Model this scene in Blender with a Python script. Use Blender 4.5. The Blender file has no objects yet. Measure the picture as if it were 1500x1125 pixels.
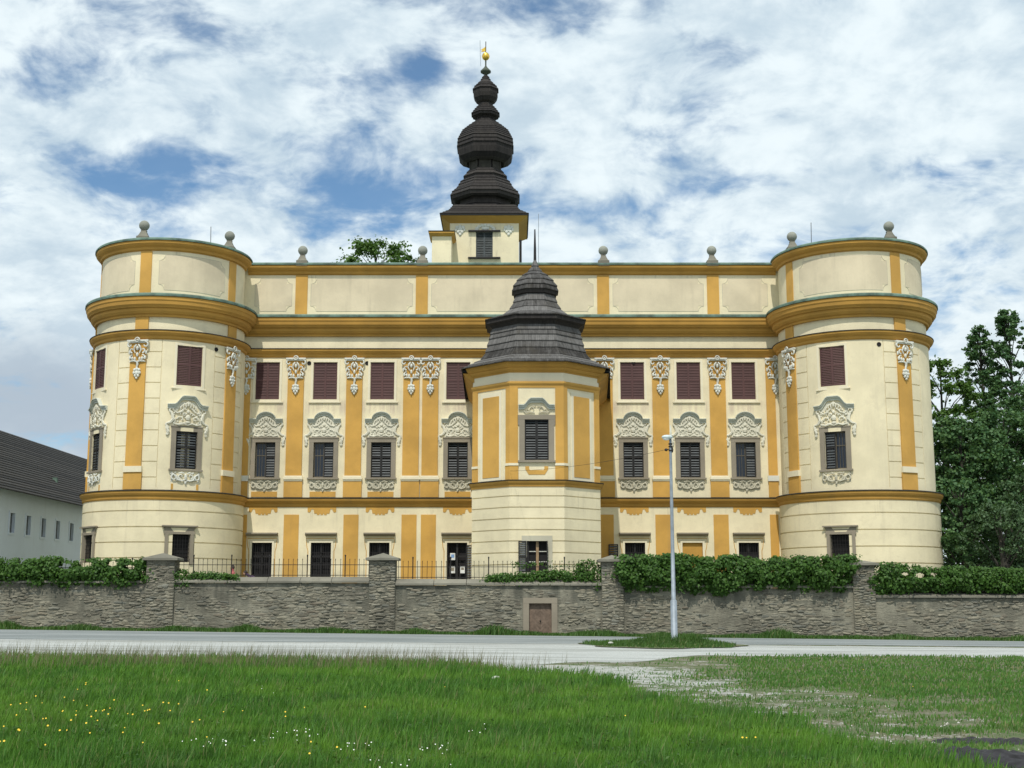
import bpy, math, random
import numpy as np
from mathutils import Vector
random.seed(7); rng=np.random.default_rng(7)
SC=bpy.context.scene; COL=SC.collection
R=math.radians
# ------------------------------------------------------------------ camera
EYE=1.7; F=1900.; HOR=880.
TH=math.atan((HOR-562.5)/F)
cam=bpy.data.cameras.new('camera'); camo=bpy.data.objects.new('camera',cam); COL.objects.link(camo)
camo.location=(0,0,EYE); camo.rotation_euler=(math.pi/2+TH,0,0)
cam.sensor_width=36; cam.lens=36*F/1500; cam.clip_start=.1; cam.clip_end=6000
SC.camera=camo
def at(px,py,Y):
    """point on the vertical plane at distance Y that the surveyed picture position shows"""
    a=TH+math.atan((562.5-py)/F); z=EYE+Y*math.tan(a)
    return (px-750.)/F*(Y*math.cos(TH)+(z-EYE)*math.sin(TH)), z
def dirpx(px,py):
    v=Vector(((px-750)/F, math.cos(TH)-(562.5-py)/F*math.sin(TH), math.sin(TH)+(562.5-py)/F*math.cos(TH)))
    return v.normalized()
# ------------------------------------------------------------------ sun, exposure
SUN_EL,SUN_AZ=R(57),R(9.5)
S=Vector((-math.sin(SUN_AZ)*math.cos(SUN_EL),-math.cos(SUN_AZ)*math.cos(SUN_EL),math.sin(SUN_EL)))
sl=bpy.data.lights.new('sun','SUN'); so=bpy.data.objects.new('sun',sl); COL.objects.link(so)
sl.energy=3.35; sl.angle=R(.6); sl.color=(1,.95,.86)
so.rotation_euler=S.to_track_quat('Z','Y').to_euler(); so.location=(0,0,60)
SC.view_settings.view_transform='Standard'; SC.view_settings.look='None'
SC.view_settings.exposure=0; SC.view_settings.gamma=1; SC.view_settings.use_curve_mapping=False
# ------------------------------------------------------------------ node helper
class NT:
    def __init__(s,tree): s.t=tree; s.n=tree.nodes; s.l=tree.links
    def add(s,ty,**kw):
        n=s.n.new(ty)
        ins=kw.pop('ins',{})
        for k,v in kw.items(): setattr(n,k,v)
        for k,v in ins.items(): s.put(n.inputs[k],v)
        return n
    def put(s,sock,v):
        if isinstance(v,bpy.types.NodeSocket): s.l.new(v,sock)
        else: sock.default_value=v
    def math(s,op,a,b=0,c=0,clamp=False):
        n=s.n.new('ShaderNodeMath'); n.operation=op; n.use_clamp=clamp
        for i,v in enumerate((a,b,c)): s.put(n.inputs[i],v)
        return n.outputs[0]
    def vm(s,op,a,b=None):
        n=s.n.new('ShaderNodeVectorMath'); n.operation=op
        s.put(n.inputs[0],a)
        if b is not None: s.put(n.inputs[1],b)
        return n.outputs['Value'] if op in('LENGTH','DOT_PRODUCT') else n.outputs[0]
    def mix(s,f,a,b,bt='MIX'):
        n=s.n.new('ShaderNodeMix'); n.data_type='RGBA'; n.blend_type=bt; n.clamp_factor=True
        s.put(n.inputs[0],f)
        for i,v in ((6,a),(7,b)):
            if isinstance(v,tuple) and len(v)==3: v=v+(1,)
            s.put(n.inputs[i],v)
        return n.outputs[2]
    def ramp(s,f,lo,hi,a=0.,b=1.,smooth=True):
        n=s.n.new('ShaderNodeMapRange'); n.interpolation_type='SMOOTHSTEP' if smooth else 'LINEAR'
        for i,v in enumerate((f,lo,hi,a,b)): s.put(n.inputs[i],v)
        return n.outputs[0]
    def noise(s,vec,scale,detail=4,rough=.55,dist=0.):
        n=s.n.new('ShaderNodeTexNoise')
        s.put(n.inputs['Vector'],vec); s.put(n.inputs['Scale'],scale)
        n.inputs['Detail'].default_value=detail; n.inputs['Roughness'].default_value=rough; n.inputs['Distortion'].default_value=dist
        return n.outputs['Fac'],n.outputs['Color']
# ------------------------------------------------------------------ sky
w=bpy.data.worlds.new('World'); SC.world=w; w.use_nodes=True
N=NT(w.node_tree); N.n.clear()
sky=N.add('ShaderNodeTexSky',sky_type='NISHITA'); sky.sun_disc=False
sky.sun_elevation=SUN_EL; sky.sun_rotation=math.atan2(S.x,S.y)%(2*math.pi)
sky.altitude=500; sky.air_density=1.0; sky.dust_density=.4; sky.ozone_density=2.0
D=N.add('ShaderNodeTexCoord').outputs['Generated']
sp=N.add('ShaderNodeSeparateXYZ',ins={0:D})
zz=N.math('MAXIMUM',sp.outputs['Z'],0.0)
den=N.math('ADD',zz,.34)
u=N.math('DIVIDE',sp.outputs['X'],den); v=N.math('DIVIDE',sp.outputs['Y'],den)
plan=N.add('ShaderNodeCombineXYZ',ins={0:u,1:v,2:.37}).outputs[0]
_,wc=N.noise(plan,4.5,3,.5)
warp=N.vm('ADD',plan,N.vm('MULTIPLY',N.vm('SUBTRACT',wc,(.5,.5,.5)),(.12,.12,0)))
n1,_=N.noise(N.vm('MULTIPLY',warp,(1,1.15,1)),6.2,9,.55)
n2,_=N.noise(warp,19.0,7,.6)
n3,_=N.noise(N.vm('ADD',plan,(7,3,1)),7.5,6,.55)
_,pw=N.noise(D,7.0,5,.6)
Dw=N.vm('ADD',D,N.vm('MULTIPLY',N.vm('SUBTRACT',pw,(.5,.5,.5)),(.16,0,.075)))
hole=0.0
for (px,py,wx,wy,s) in ((40,95,110,22,.62),(290,40,60,20,.4),(585,112,70,20,.8),(400,190,70,18,.5),(180,258,80,18,.4),
        (440,292,170,28,.6),(620,265,60,28,.6),(760,14,110,22,.7),(1050,52,50,14,.35),(900,205,40,14,.25),(1240,258,80,16,.5),
        (1010,270,60,14,.35),(1400,352,130,20,.75),(1490,265,60,18,.5),(330,348,60,14,.3),(850,300,60,16,.4),(1390,140,40,26,.2),(30,465,60,12,.2)):
    c=dirpx(px,py)
    k=N.vm('LENGTH',N.vm('MULTIPLY',N.vm('SUBTRACT',Dw,tuple(c)),(F/wx*.62,0,F/wy*.62)))
    hole=N.math('ADD',hole,N.ramp(k,1.9,.1,0,s))
cov=N.math('ADD',N.math('MULTIPLY',n1,1.0),N.math('MULTIPLY',n2,.38))
cov=N.math('SUBTRACT',cov,N.math('MULTIPLY',N.math('MINIMUM',hole,.9),.25))
dens=N.ramp(cov,.38,.66,.06,1.)
shade=N.ramp(N.math('ADD',n3,N.math('MULTIPLY',n2,.8)),.62,1.12)
# a greyer bank of cloud low in the west
cb=dirpx(20,600)
kb=N.vm('LENGTH',N.vm('MULTIPLY',N.vm('SUBTRACT',Dw,tuple(cb)),(F/230,0,F/110)))
bank=N.ramp(kb,1.25,.25,0,.8)
shade=N.math('SUBTRACT',shade,bank)
ccol=N.mix(shade,(5.6,6.9,7.9),(8.7,9.7,10.1))
ccol=N.mix(N.ramp(zz,.30,0.0,0,.35),ccol,(8.6,9.0,9.2))
ccol=N.mix(bank,ccol,(4.2,5.0,5.9))
skyc=N.mix(1.0,sky.outputs[0],(.84,1.12,1.22),'MULTIPLY')
fin=N.mix(dens,skyc,ccol)
bg=N.add('ShaderNodeBackground',ins={'Color':fin,'Strength':.1})
N.l.new(bg.outputs[0],N.add('ShaderNodeOutputWorld').inputs[0])
# ------------------------------------------------------------------ materials
def newmat(name):
    m=bpy.data.materials.new(name); m.use_nodes=True; n=NT(m.node_tree); n.n.clear()
    b=n.add('ShaderNodeBsdfPrincipled'); o=n.add('ShaderNodeOutputMaterial'); n.l.new(b.outputs[0],o.inputs[0])
    n.b=b; n.pos=n.add('ShaderNodeNewGeometry').outputs['Position']; n.m=m
    return n
def bump(n,h,strength=.3,dist=.02):
    n.put(n.b.inputs['Normal'],n.add('ShaderNodeBump',ins={'Height':h,'Strength':strength,'Distance':dist}).outputs[0])
def stucco(name,col,var=.12,dirt=.25,dirtcol=(.32,.28,.22),rough=.9,wear=0):
    n=newmat(name)
    a,_=n.noise(n.pos,.45,6,.6); 
    st,_=n.noise(n.vm('MULTIPLY',n.pos,(1.6,1.6,.16)),1.0,6,.65)
    fi,_=n.noise(n.pos,9,5,.7)
    c=n.mix(n.ramp(a,.3,.7),tuple(x*(1-var) for x in col),tuple(min(1,x*(1+var*.5)) for x in col))
    c=n.mix(n.ramp(st,.52,.82,0,dirt),c,dirtcol)
    c=n.mix(n.ramp(fi,.45,.8,0,.18),c,tuple(x*.72 for x in col))
    if wear:
        z=n.add('ShaderNodeSeparateXYZ',ins={0:n.pos}).outputs[2]
        p1,_=n.noise(n.vm('ADD',n.pos,(3,3,9)),1.3,7,.7); p2,_=n.noise(n.vm('MULTIPLY',n.pos,(3.2,3.2,.25)),1.,5,.7)
        st2=n.math('MULTIPLY',n.math('MULTIPLY',n.ramp(z,12.9,13.5),n.ramp(z,14.2,13.8)),n.ramp(p2,.40,.66))
        st2=n.math('MULTIPLY',st2,n.ramp(n.math('ABSOLUTE',n.add('ShaderNodeSeparateXYZ',ins={0:n.pos}).outputs[0]),16.6,16.3)); c=n.mix(n.math('MULTIPLY',st2,.5),c,(.40,.30,.27))
        damp=n.math('MULTIPLY',n.ramp(z,4.6,2.6),n.ramp(p1,.36,.6)); c=n.mix(n.math('MULTIPLY',damp,.6),c,(.45,.42,.33))
        c=n.mix(n.math('MULTIPLY',n.ramp(p1,.56,.60),.16),c,(.52,.45,.32))
        drip=n.math('MULTIPLY',n.ramp(p2,.56,.72),n.math('MAXIMUM',n.math('MULTIPLY',n.ramp(z,5.8,7.4),n.ramp(z,7.5,7.4)),n.ramp(z,20.9,22.1))); c=n.mix(n.math('MULTIPLY',drip,.5),c,(.34,.30,.22))
    n.put(n.b.inputs['Base Color'],c); n.b.inputs['Roughness'].default_value=rough
    bump(n,n.math('ADD',fi,n.math('MULTIPLY',a,2)),.35,.015)
    return n.m
def plain(name,col,rough=.6,metal=0,var=.2,scale=3):
    n=newmat(name); a,_=n.noise(n.pos,scale,5,.6)
    n.put(n.b.inputs['Base Color'],n.mix(n.ramp(a,.3,.7),tuple(x*(1-var) for x in col),tuple(min(1,x*(1+var)) for x in col)))
    n.b.inputs['Roughness'].default_value=rough; n.b.inputs['Metallic'].default_value=metal
    bump(n,a,.2,.01)
    return n.m
def rnd_of(n):
    at_=n.add('ShaderNodeAttribute',attribute_name='rnd').outputs['Fac']
    oi=n.add('ShaderNodeObjectInfo').outputs['Random']
    return n.math('FRACT',n.math('ADD',at_,oi))
M={}
M['cream']=stucco('cream_stucco',(.775,.69,.475),.12,.40,(.46,.40,.30),wear=1)
M['frieze']=stucco('pale_frieze_stucco',(.77,.70,.52),.08,.25,(.42,.38,.28))
M['ochre']=stucco('ochre_stucco',(.58,.33,.075),.17,.34,(.34,.22,.10),wear=0)
M['ochre_trim']=stucco('ochre_cornice_stucco',(.49,.27,.055),.17,.35,(.22,.15,.07))
M['white']=stucco('white_stucco_relief',(.66,.665,.60),.14,.5,(.34,.34,.29))
M['relief']=stucco('cream_white_relief',(.66,.635,.52),.14,.5,(.36,.34,.27))
M['dirtycream']=stucco('weathered_panel_plaster',(.66,.575,.41),.14,.5,(.40,.35,.25))
M['slat']=plain('skylit_louvre_slat',(.042,.050,.054),.6,0,.3)  # sky light caught by the slats, painted as a paler shutter colour
M['greyorn']=stucco('weathered_relief',(.52,.49,.38),.15,.4,(.28,.25,.19))
M['pediment']=stucco('grey_green_moulding',(.54,.56,.49),.15,.4,(.25,.26,.22))
M['stone']=stucco('grey_brown_stone_trim',(.27,.235,.18),.15,.4,(.13,.11,.09))
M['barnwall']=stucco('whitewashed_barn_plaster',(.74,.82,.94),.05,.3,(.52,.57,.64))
M['copper']=plain('green_copper',(.10,.16,.125),.75,0,.5,1.2)
M['darktrim']=plain('dark_lead_edge',(.018,.018,.016),.9)
M['louvre']=plain('dark_shutter_paint',(.010,.009,.009),.6,0,.3)
M['maroon']=plain('maroon_shutter_paint',(.085,.036,.034),.7,0,.12,.7)
M['slate']=plain('slate_blue_shutter_paint',(.05,.06,.062),.6,0,.3)
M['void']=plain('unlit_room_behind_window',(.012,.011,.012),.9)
M['iron']=plain('blackened_iron',(.02,.018,.018),.6,.4)
M['sash']=plain('painted_sash',(.10,.085,.06),.6)
M['lightwood']=plain('light_wood_mullion',(.33,.22,.12),.6)
M['finial']=stucco('lichened_finial_stone',(.27,.28,.24),.25,.5,(.09,.10,.08))
M['gold']=plain('gilded_metal',(.85,.55,.10),.3,1,.15)
M['galv']=plain('galvanised_steel',(.25,.29,.33),.55,.2,.15,4)
M['lampgrey']=plain('pale_lamp_housing',(.50,.58,.58),.5)
M['paper']=plain('white_paper',(.75,.76,.74),.8)
M['paperblue']=plain('blue_printed_area',(.20,.35,.62),.8)
M['trunk']=plain('bark',(.035,.032,.025),.9,0,.3)
M['coping']=stucco('weathered_concrete_coping',(.21,.20,.16),.3,.75,(.085,.085,.06))
M['doorwood']=plain('weathered_door_boards',(.16,.115,.085),.85,0,.25,6)
M['soil']=plain('dark_tarry_soil',(.022,.021,.024),.95,0,.5,8)
M['skin']=plain('skin',(.50,.30,.21),.6,0,.05); M['hair']=plain('dark_hair',(.03,.018,.015),.7)
M['redshirt']=plain('dusty_red_cloth',(.36,.10,.10),.9); M['trouser']=plain('dark_blue_cloth',(.03,.035,.06),.9)
M['purple']=plain('dark_purple_cloth',(.06,.03,.07),.9)
n=newmat('window_glass'); n.put(n.b.inputs['Base Color'],(.012,.018,.03,1)); n.b.inputs['Roughness'].default_value=.25; M['glass']=n.m
def shingle(name,base,light,mossy):
    n=newmat(name)
    uv=n.add('ShaderNodeUVMap').outputs[0]
    s=n.add('ShaderNodeSeparateXYZ',ins={0:uv})
    cu=n.math('FLOOR',n.math('DIVIDE',s.outputs[0],.10)); cv=n.math('FLOOR',s.outputs[1])
    wn=n.add('ShaderNodeTexWhiteNoise',noise_dimensions='2D',ins={'Vector':n.add('ShaderNodeCombineXYZ',ins={0:cu,1:cv}).outputs[0]}).outputs['Value']
    wn2=n.add('ShaderNodeTexWhiteNoise',noise_dimensions='1D',ins={'W':cv}).outputs['Value']
    big,_=n.noise(n.pos,.8,5,.6); fine,_=n.noise(n.vm('MULTIPLY',n.pos,(6,6,.7)),1.,6,.75)
    f=n.math('ADD',n.math('MULTIPLY',wn,.16),n.math('ADD',n.math('MULTIPLY',n.math('SUBTRACT',wn2,.25),.42),n.math('MULTIPLY',fine,.85)))
    c=n.mix(n.ramp(f,.35,.92,smooth=False),base,light)
    c=n.mix(n.ramp(big,.5,.75,0,.6),c,mossy)
    fr=n.math('FRACT',n.math('DIVIDE',s.outputs[0],.10))
    gap=n.ramp(n.math('ABSOLUTE',n.math('SUBTRACT',fr,.5)),.42,.5)
    c=n.mix(n.math('MULTIPLY',gap,.45),c,(.008,.008,.008))
    n.put(n.b.inputs['Base Color'],c); n.b.inputs['Roughness'].default_value=.85
    bump(n,n.math('SUBTRACT',n.math('ADD',wn,n.math('MULTIPLY',fine,.5)),gap),.7,.03)
    return n.m
M['shingle']=shingle('weathered_grey_shingle',(.018,.016,.014),(.165,.16,.155),(.060,.052,.038))
M['darkshingle']=shingle('dark_brown_shingle',(.006,.004,.004),(.042,.036,.032),(.03,.026,.02))
M['barnshingle']=shingle('barn_shingle',(.012,.011,.010),(.055,.050,.045),(.028,.025,.02))
def leafmat(name,a,b,c3):
    n=newmat(name); r=rnd_of(n)
    big,_=n.noise(n.pos,.9,3,.5)
    c=n.mix(r,a,b); c=n.mix(n.ramp(big,.42,.68,0,.6),c,c3)
    n.put(n.b.inputs['Base Color'],c); n.b.inputs['Roughness'].default_value=.55
    n.b.inputs['Specular IOR Level'].default_value=.3
    tr=n.add('ShaderNodeBsdfTranslucent',ins={'Color':n.mix(.5,c,(.12,.2,.02))})
    mx=n.add('ShaderNodeMixShader',ins={0:.28,1:n.b.outputs[0],2:tr.outputs[0]})
    for o in n.n:
        if o.type=='OUTPUT_MATERIAL': n.l.new(mx.outputs[0],o.inputs[0])
    return n.m
M['ivy']=leafmat('ivy_leaf',(.024,.070,.010),(.075,.165,.024),(.045,.11,.014))
M['tree_dark']=leafmat('dark_tree_leaf',(.030,.090,.032),(.12,.22,.075),(.055,.135,.055))
M['tree_mid']=leafmat('mid_tree_leaf',(.040,.10,.014),(.11,.20,.04),(.06,.14,.015))
M['tree_pale']=leafmat('pale_shrub_leaf',(.045,.09,.035),(.10,.17,.08),(.06,.11,.05))
def grassmat(name,a,b,lite,dark,straw):
    n=newmat(name)
    r=rnd_of(n); big,_=n.noise(n.pos,.35,4,.6); mid,_=n.noise(n.vm('ADD',n.pos,(9,2,0)),1.4,4,.6)
    c=n.mix(r,a,b); c=n.mix(n.ramp(big,.42,.62,0,.55),c,lite); c=n.mix(n.ramp(mid,.48,.70,0,.65),c,dark)
    c=n.mix(n.ramp(r,straw,straw+.02,0,.8),c,(.24,.23,.10))
    n.put(n.b.inputs['Base Color'],c); n.b.inputs['Roughness'].default_value=.6
    tr=n.add('ShaderNodeBsdfTranslucent',ins={'Color':n.mix(.4,c,(.14,.24,.02))})
    mx=n.add('ShaderNodeMixShader',ins={0:.3,1:n.b.outputs[0],2:tr.outputs[0]})
    for o in n.n:
        if o.type=='OUTPUT_MATERIAL': n.l.new(mx.outputs[0],o.inputs[0])
    return n.m
M['grass']=grassmat('meadow_grass',(.032,.112,.010),(.11,.285,.024),(.18,.35,.032),(.015,.070,.010),.94)
M['grass_dry']=grassmat('worn_grass',(.04,.125,.015),(.09,.24,.032),(.13,.25,.045),(.06,.11,.025),.88)
M['grass_verge']=grassmat('verge_grass',(.032,.09,.012),(.075,.17,.024),(.07,.15,.022),(.020,.06,.012),.95)
n=newmat('rubble_stone'); r=rnd_of(n)
a,_=n.noise(n.pos,3.5,6,.65); b_,_=n.noise(n.vm('MULTIPLY',n.pos,(5,5,22)),1.,5,.7)
c=n.mix(r,(.14,.13,.10),(.30,.28,.215)); c=n.mix(n.ramp(n.math('FRACT',n.math('MULTIPLY',r,7.3)),.7,.9,0,.5),c,(.16,.175,.16))
c=n.mix(n.ramp(n.math('FRACT',n.math('MULTIPLY',r,13.7)),.9,.94,0,.35),c,(.20,.15,.11))
w1,_=n.noise(n.vm('ADD',n.pos,(4,0,1)),.55,5,.6); c=n.mix(n.ramp(a,.45,.75,0,.65),c,(.075,.07,.055)); c=n.mix(n.ramp(b_,.5,.8,0,.5),c,(.34,.325,.26)); c=n.mix(n.ramp(w1,.5,.68,0,.5),c,(.085,.08,.062)); c=n.mix(n.ramp(w1,.5,.32,0,.35),c,(.30,.27,.19))
n.put(n.b.inputs['Base Color'],c); n.b.inputs['Roughness'].default_value=.95; bump(n,n.math('ADD',b_,a),.8,.05)
M['rubble']=n.m
n=newmat('wall_mortar')
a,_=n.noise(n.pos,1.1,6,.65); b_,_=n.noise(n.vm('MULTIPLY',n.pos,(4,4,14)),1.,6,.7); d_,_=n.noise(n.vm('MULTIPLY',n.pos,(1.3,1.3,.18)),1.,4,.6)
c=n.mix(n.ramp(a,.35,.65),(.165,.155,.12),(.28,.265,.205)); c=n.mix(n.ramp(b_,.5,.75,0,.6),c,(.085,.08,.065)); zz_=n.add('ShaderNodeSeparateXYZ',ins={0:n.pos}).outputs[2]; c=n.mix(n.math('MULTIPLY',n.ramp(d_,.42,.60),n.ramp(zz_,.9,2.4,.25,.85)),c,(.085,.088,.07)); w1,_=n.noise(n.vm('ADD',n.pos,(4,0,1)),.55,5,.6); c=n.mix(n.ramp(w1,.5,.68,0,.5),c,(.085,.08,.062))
n.put(n.b.inputs['Base Color'],c); n.b.inputs['Roughness'].default_value=.95; bump(n,n.math('ADD',b_,a),.9,.06)
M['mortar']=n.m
def groundmat():
    n=newmat('soil_grass_and_gravel')
    g=n.add('ShaderNodeAttribute',attribute_name='gravel').outputs['Fac']
    a,_=n.noise(n.pos,1.1,8,.7); f,_=n.noise(n.pos,14,6,.75); h,_=n.noise(n.vm('ADD',n.pos,(3,8,0)),.5,5,.6); vf,_=n.noise(n.pos,60,3,.7)
    green=n.mix(n.ramp(f,.35,.65),(.04,.075,.018),(.11,.15,.05))
    brown=n.mix(n.ramp(f,.3,.7),(.10,.085,.05),(.20,.18,.12))
    veg=n.mix(n.ramp(a,.40,.58,0,.85),green,brown)
    grv=n.mix(n.ramp(f,.3,.7),(.27,.275,.25),(.46,.47,.44))
    grv=n.mix(n.ramp(vf,.5,.75,0,.6),grv,(.55,.56,.53))
    k=n.ramp(n.math('ADD',g,n.math('ADD',n.math('MULTIPLY',n.math('SUBTRACT',a,.5),2.2),n.math('MULTIPLY',n.math('SUBTRACT',f,.5),1.6))),.42,.62)
    n.put(n.b.inputs['Base Color'],n.mix(k,veg,grv)); n.b.inputs['Roughness'].default_value=.95
    bump(n,n.math('ADD',f,vf),.6,.03)
    return n.m
M['ground']=groundmat()
n=newmat('bright_crushed_gravel')
P_=n.vm('MULTIPLY',n.pos,(1,1,1))
a,_=n.noise(n.vm('MULTIPLY',n.pos,(.06,.55,1)),1.4,8,.70); f,_=n.noise(n.pos,16,5,.8); h,_=n.noise(n.vm('MULTIPLY',n.pos,(.25,1.1,1)),1.3,7,.72)
c=n.mix(n.ramp(f,.3,.7),(.30,.315,.30),(.53,.55,.53)); c=n.mix(n.ramp(a,.44,.58,0,.75),c,(.23,.24,.22)); c=n.mix(n.ramp(h,.55,.72,0,.65),c,(.20,.20,.16))
n.put(n.b.inputs['Base Color'],c); n.b.inputs['Roughness'].default_value=.95; bump(n,f,.6,.03); M['gravel']=n.m
n=newmat('old_asphalt')
a,_=n.noise(n.vm('MULTIPLY',n.pos,(.05,.45,1)),1.5,7,.68); f,_=n.noise(n.pos,12,6,.8); h,_=n.noise(n.vm('MULTIPLY',n.pos,(.22,1.2,1)),1.6,5,.65)
c=n.mix(n.ramp(a,.35,.65),(.13,.15,.15),(.26,.285,.285)); c=n.mix(n.ramp(f,.4,.8,0,.4),c,(.40,.42,.41)); c=n.mix(n.ramp(h,.58,.70,0,.7),c,(.075,.083,.085))
n.put(n.b.inputs['Base Color'],c); n.b.inputs['Roughness'].default_value=.85; bump(n,f,.3,.02); M['asphalt']=n.m
# ------------------------------------------------------------------ object helpers
WL={}
def link(name,data,parent=None,world=(0,0,0)):
    o=bpy.data.objects.new(name,data); COL.objects.link(o)
    wv=Vector(world)
    if parent is not None: o.parent=parent; o.location=wv-WL[parent]
    else: o.location=wv
    WL[o]=wv
    return o
def tag(o,label=None,cat=None,group=None,kind=None):
    if label: o['label']=label
    if cat: o['category']=cat
    if group: o['group']=group
    if kind: o['kind']=kind
    return o
def thing(name,loc,label,cat,group=None): return tag(link(name,None,None,loc),label,cat,group)
class MB:
    """collects shapes in (u along the wall, z up, d out of the wall)"""
    def __init__(s): s.v=[]; s.f=[]; s.uv=[]
    def add(s,vs,fs,uv=None):
        b=len(s.v); s.v+=[tuple(x) for x in vs]; s.f+=[tuple(i+b for i in f) for f in fs]
        return s
    def box(s,u0,u1,z0,z1,d0,d1,n=1):
        for i in range(n):
            a=u0+(u1-u0)*i/n; b=u0+(u1-u0)*(i+1)/n
            vs=[(a,z0,d0),(b,z0,d0),(b,z1,d0),(a,z1,d0),(a,z0,d1),(b,z0,d1),(b,z1,d1),(a,z1,d1)]
            fs=[(4,5,6,7),(0,1,5,4),(3,7,6,2)]
            if i==0: fs.append((0,4,7,3))
            if i==n-1: fs.append((1,2,6,5))
            if n==1: fs.append((0,3,2,1))
            s.add(vs,fs)
        return s
    def frame(s,u0,u1,z0,z1,t,d0,d1,bottom=True):
        s.box(u0,u0+t,z0,z1,d0,d1); s.box(u1-t,u1,z0,z1,d0,d1); s.box(u0+t,u1-t,z1-t,z1,d0,d1-.002)
        if bottom: s.box(u0+t,u1-t,z0,z0+t,d0,d1-.002)
        return s
    def tube(s,pts,rad,n=5):
        m=len(pts); P=[Vector(p) for p in pts]
        if not hasattr(rad,'__len__'): rad=[rad]*m
        rings=[]
        for i in range(m):
            t=(P[min(i+1,m-1)]-P[max(i-1,0)])
            if t.length<1e-9: t=Vector((0,1,0))
            t.normalize(); a=t.cross(Vector((0,0,1)))
            if a.length<.1: a=t.cross(Vector((1,0,0)))
            a.normalize(); b=t.cross(a)
            rings.append([P[i]+(a*math.cos(2*math.pi*k/n)+b*math.sin(2*math.pi*k/n))*rad[i] for k in range(n)])
        vs=[x for r_ in rings for x in r_]; fs=[]
        for i in range(m-1):
            for k in range(n): fs.append((i*n+k,i*n+(k+1)%n,(i+1)*n+(k+1)%n,(i+1)*n+k))
        fs.append(tuple(range(n))); fs.append(tuple((m-1)*n+k for k in range(n)))
        return s.add(vs,fs)
    def blob(s,c,ru,rz,rd,n=6,m=4):
        vs=[(c[0],c[1]+rz,c[2])]; 
        for i in range(1,m):
            a=math.pi*i/m
            for k in range(n):
                b=2*math.pi*k/n; vs.append((c[0]+ru*math.sin(a)*math.cos(b),c[1]+rz*math.cos(a),c[2]+rd*math.sin(a)*math.sin(b)))
        vs.append((c[0],c[1]-rz,c[2])); L=len(vs)-1; fs=[]
        for k in range(n):
            fs.append((0,1+(k+1)%n,1+k)); fs.append((L,1+(m-2)*n+k,1+(m-2)*n+(k+1)%n))
            for i in range(m-2): fs.append((1+i*n+k,1+i*n+(k+1)%n,1+(i+1)*n+(k+1)%n,1+(i+1)*n+k))
        return s.add(vs,fs)
    def lathe(s,prof,n=16,c=(0,0),rot=0,uvs=False,cap=True):
        """prof: (r,z) revolved about the vertical axis through c=(u,d)"""
        vs=[];fs=[]
        for r_,z in prof:
            for k in range(n):
                a=rot+2*math.pi*k/n; vs.append((c[0]+r_*math.sin(a),z,c[1]+r_*math.cos(a)))
        for i in range(len(prof)-1):
            for k in range(n): fs.append((i*n+k,i*n+(k+1)%n,(i+1)*n+(k+1)%n,(i+1)*n+k))
        if cap: fs.append(tuple(range(n))); fs.append(tuple((len(prof)-1)*n+k for k in range(n)))
        return s.add(vs,fs)
    def poly(s,pts,d0,d1):
        n=len(pts)
        vs=[(a,b,d1) for a,b in pts]+[(a,b,d0) for a,b in pts]
        fs=[tuple(range(n))]+[(i,(i+1)%n,n+(i+1)%n,n+i) for i in range(n)]
        return s.add(vs,fs)
    def sweep(s,us,prof):
        m=len(prof); vs=[(u_,z,d) for u_ in us for d,z in prof]; fs=[]
        for i in range(len(us)-1):
            for k in range(m-1): fs.append((i*m+k,(i+1)*m+k,(i+1)*m+k+1,i*m+k+1))
        fs.append(tuple(range(m))); fs.append(tuple((len(us)-1)*m+k for k in range(m)))
        return s.add(vs,fs)
    def spiral(s,cu,cz,r0,r1,a0,a1,th,d=.05,n=10,flip=1):
        pts=[];rr=[]
        for i in range(n+1):
            t=i/n; a=a0+(a1-a0)*t; r_=r0+(r1-r0)*t
            pts.append((cu+flip*r_*math.cos(a),cz+r_*math.sin(a),d+.02*t)); rr.append(th*(1-.55*t))
        return s.tube(pts,rr,5)
    def mesh(s,name,mat,P=None,smooth=False,uvf=None):
        me=bpy.data.meshes.new(name)
        vs=[P(*v) for v in s.v] if P else [(v[0],-v[2],v[1]) for v in s.v]
        me.from_pydata(vs,[],s.f); me.materials.append(mat)
        if getattr(s,'slats',None) and mat is M['louvre']:
            me.materials.append(M['slat'])
            for i in s.slats: me.polygons[i].material_index=1
        if uvf:
            ul=me.uv_layers.new(name='UVMap')
            for p in me.polygons:
                for li in p.loop_indices: ul.data[li].uv=uvf(p,s.v[me.loops[li].vertex_index])
        if smooth: me.polygons.foreach_set('use_smooth',[True]*len(me.polygons))
        me.update(); return me
cache={}
class Flat:
    def __init__(s,X,Y): s.X=X; s.Y=Y
    def put(s,name,mb,mat,parent,u,z,d=0,smooth=False):
        k=(id(mb),mat.name)
        if k not in cache: cache[k]=(mb.mesh(name,mat,None,smooth),mb)
        return link(name,cache[k][0],parent,(s.X+u,s.Y-d,z))
    def P(s,u_,z,d): return (s.X+u_,s.Y-d,z)
class Round:
    def __init__(s,cx,cy,r_): s.cx=cx;s.cy=cy;s.r=r_
    def P(s,u_,z,d):
        a=u_/s.r; return (s.cx+(s.r+d)*math.sin(a),s.cy-(s.r+d)*math.cos(a),z)
    def put(s,name,mb,mat,parent,u,z,d=0,smooth=False):
        return link(name,mb.mesh(name,mat,lambda a,b,c:s.P(u+a,z+b,d+c),smooth),parent,(0,0,0))
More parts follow.
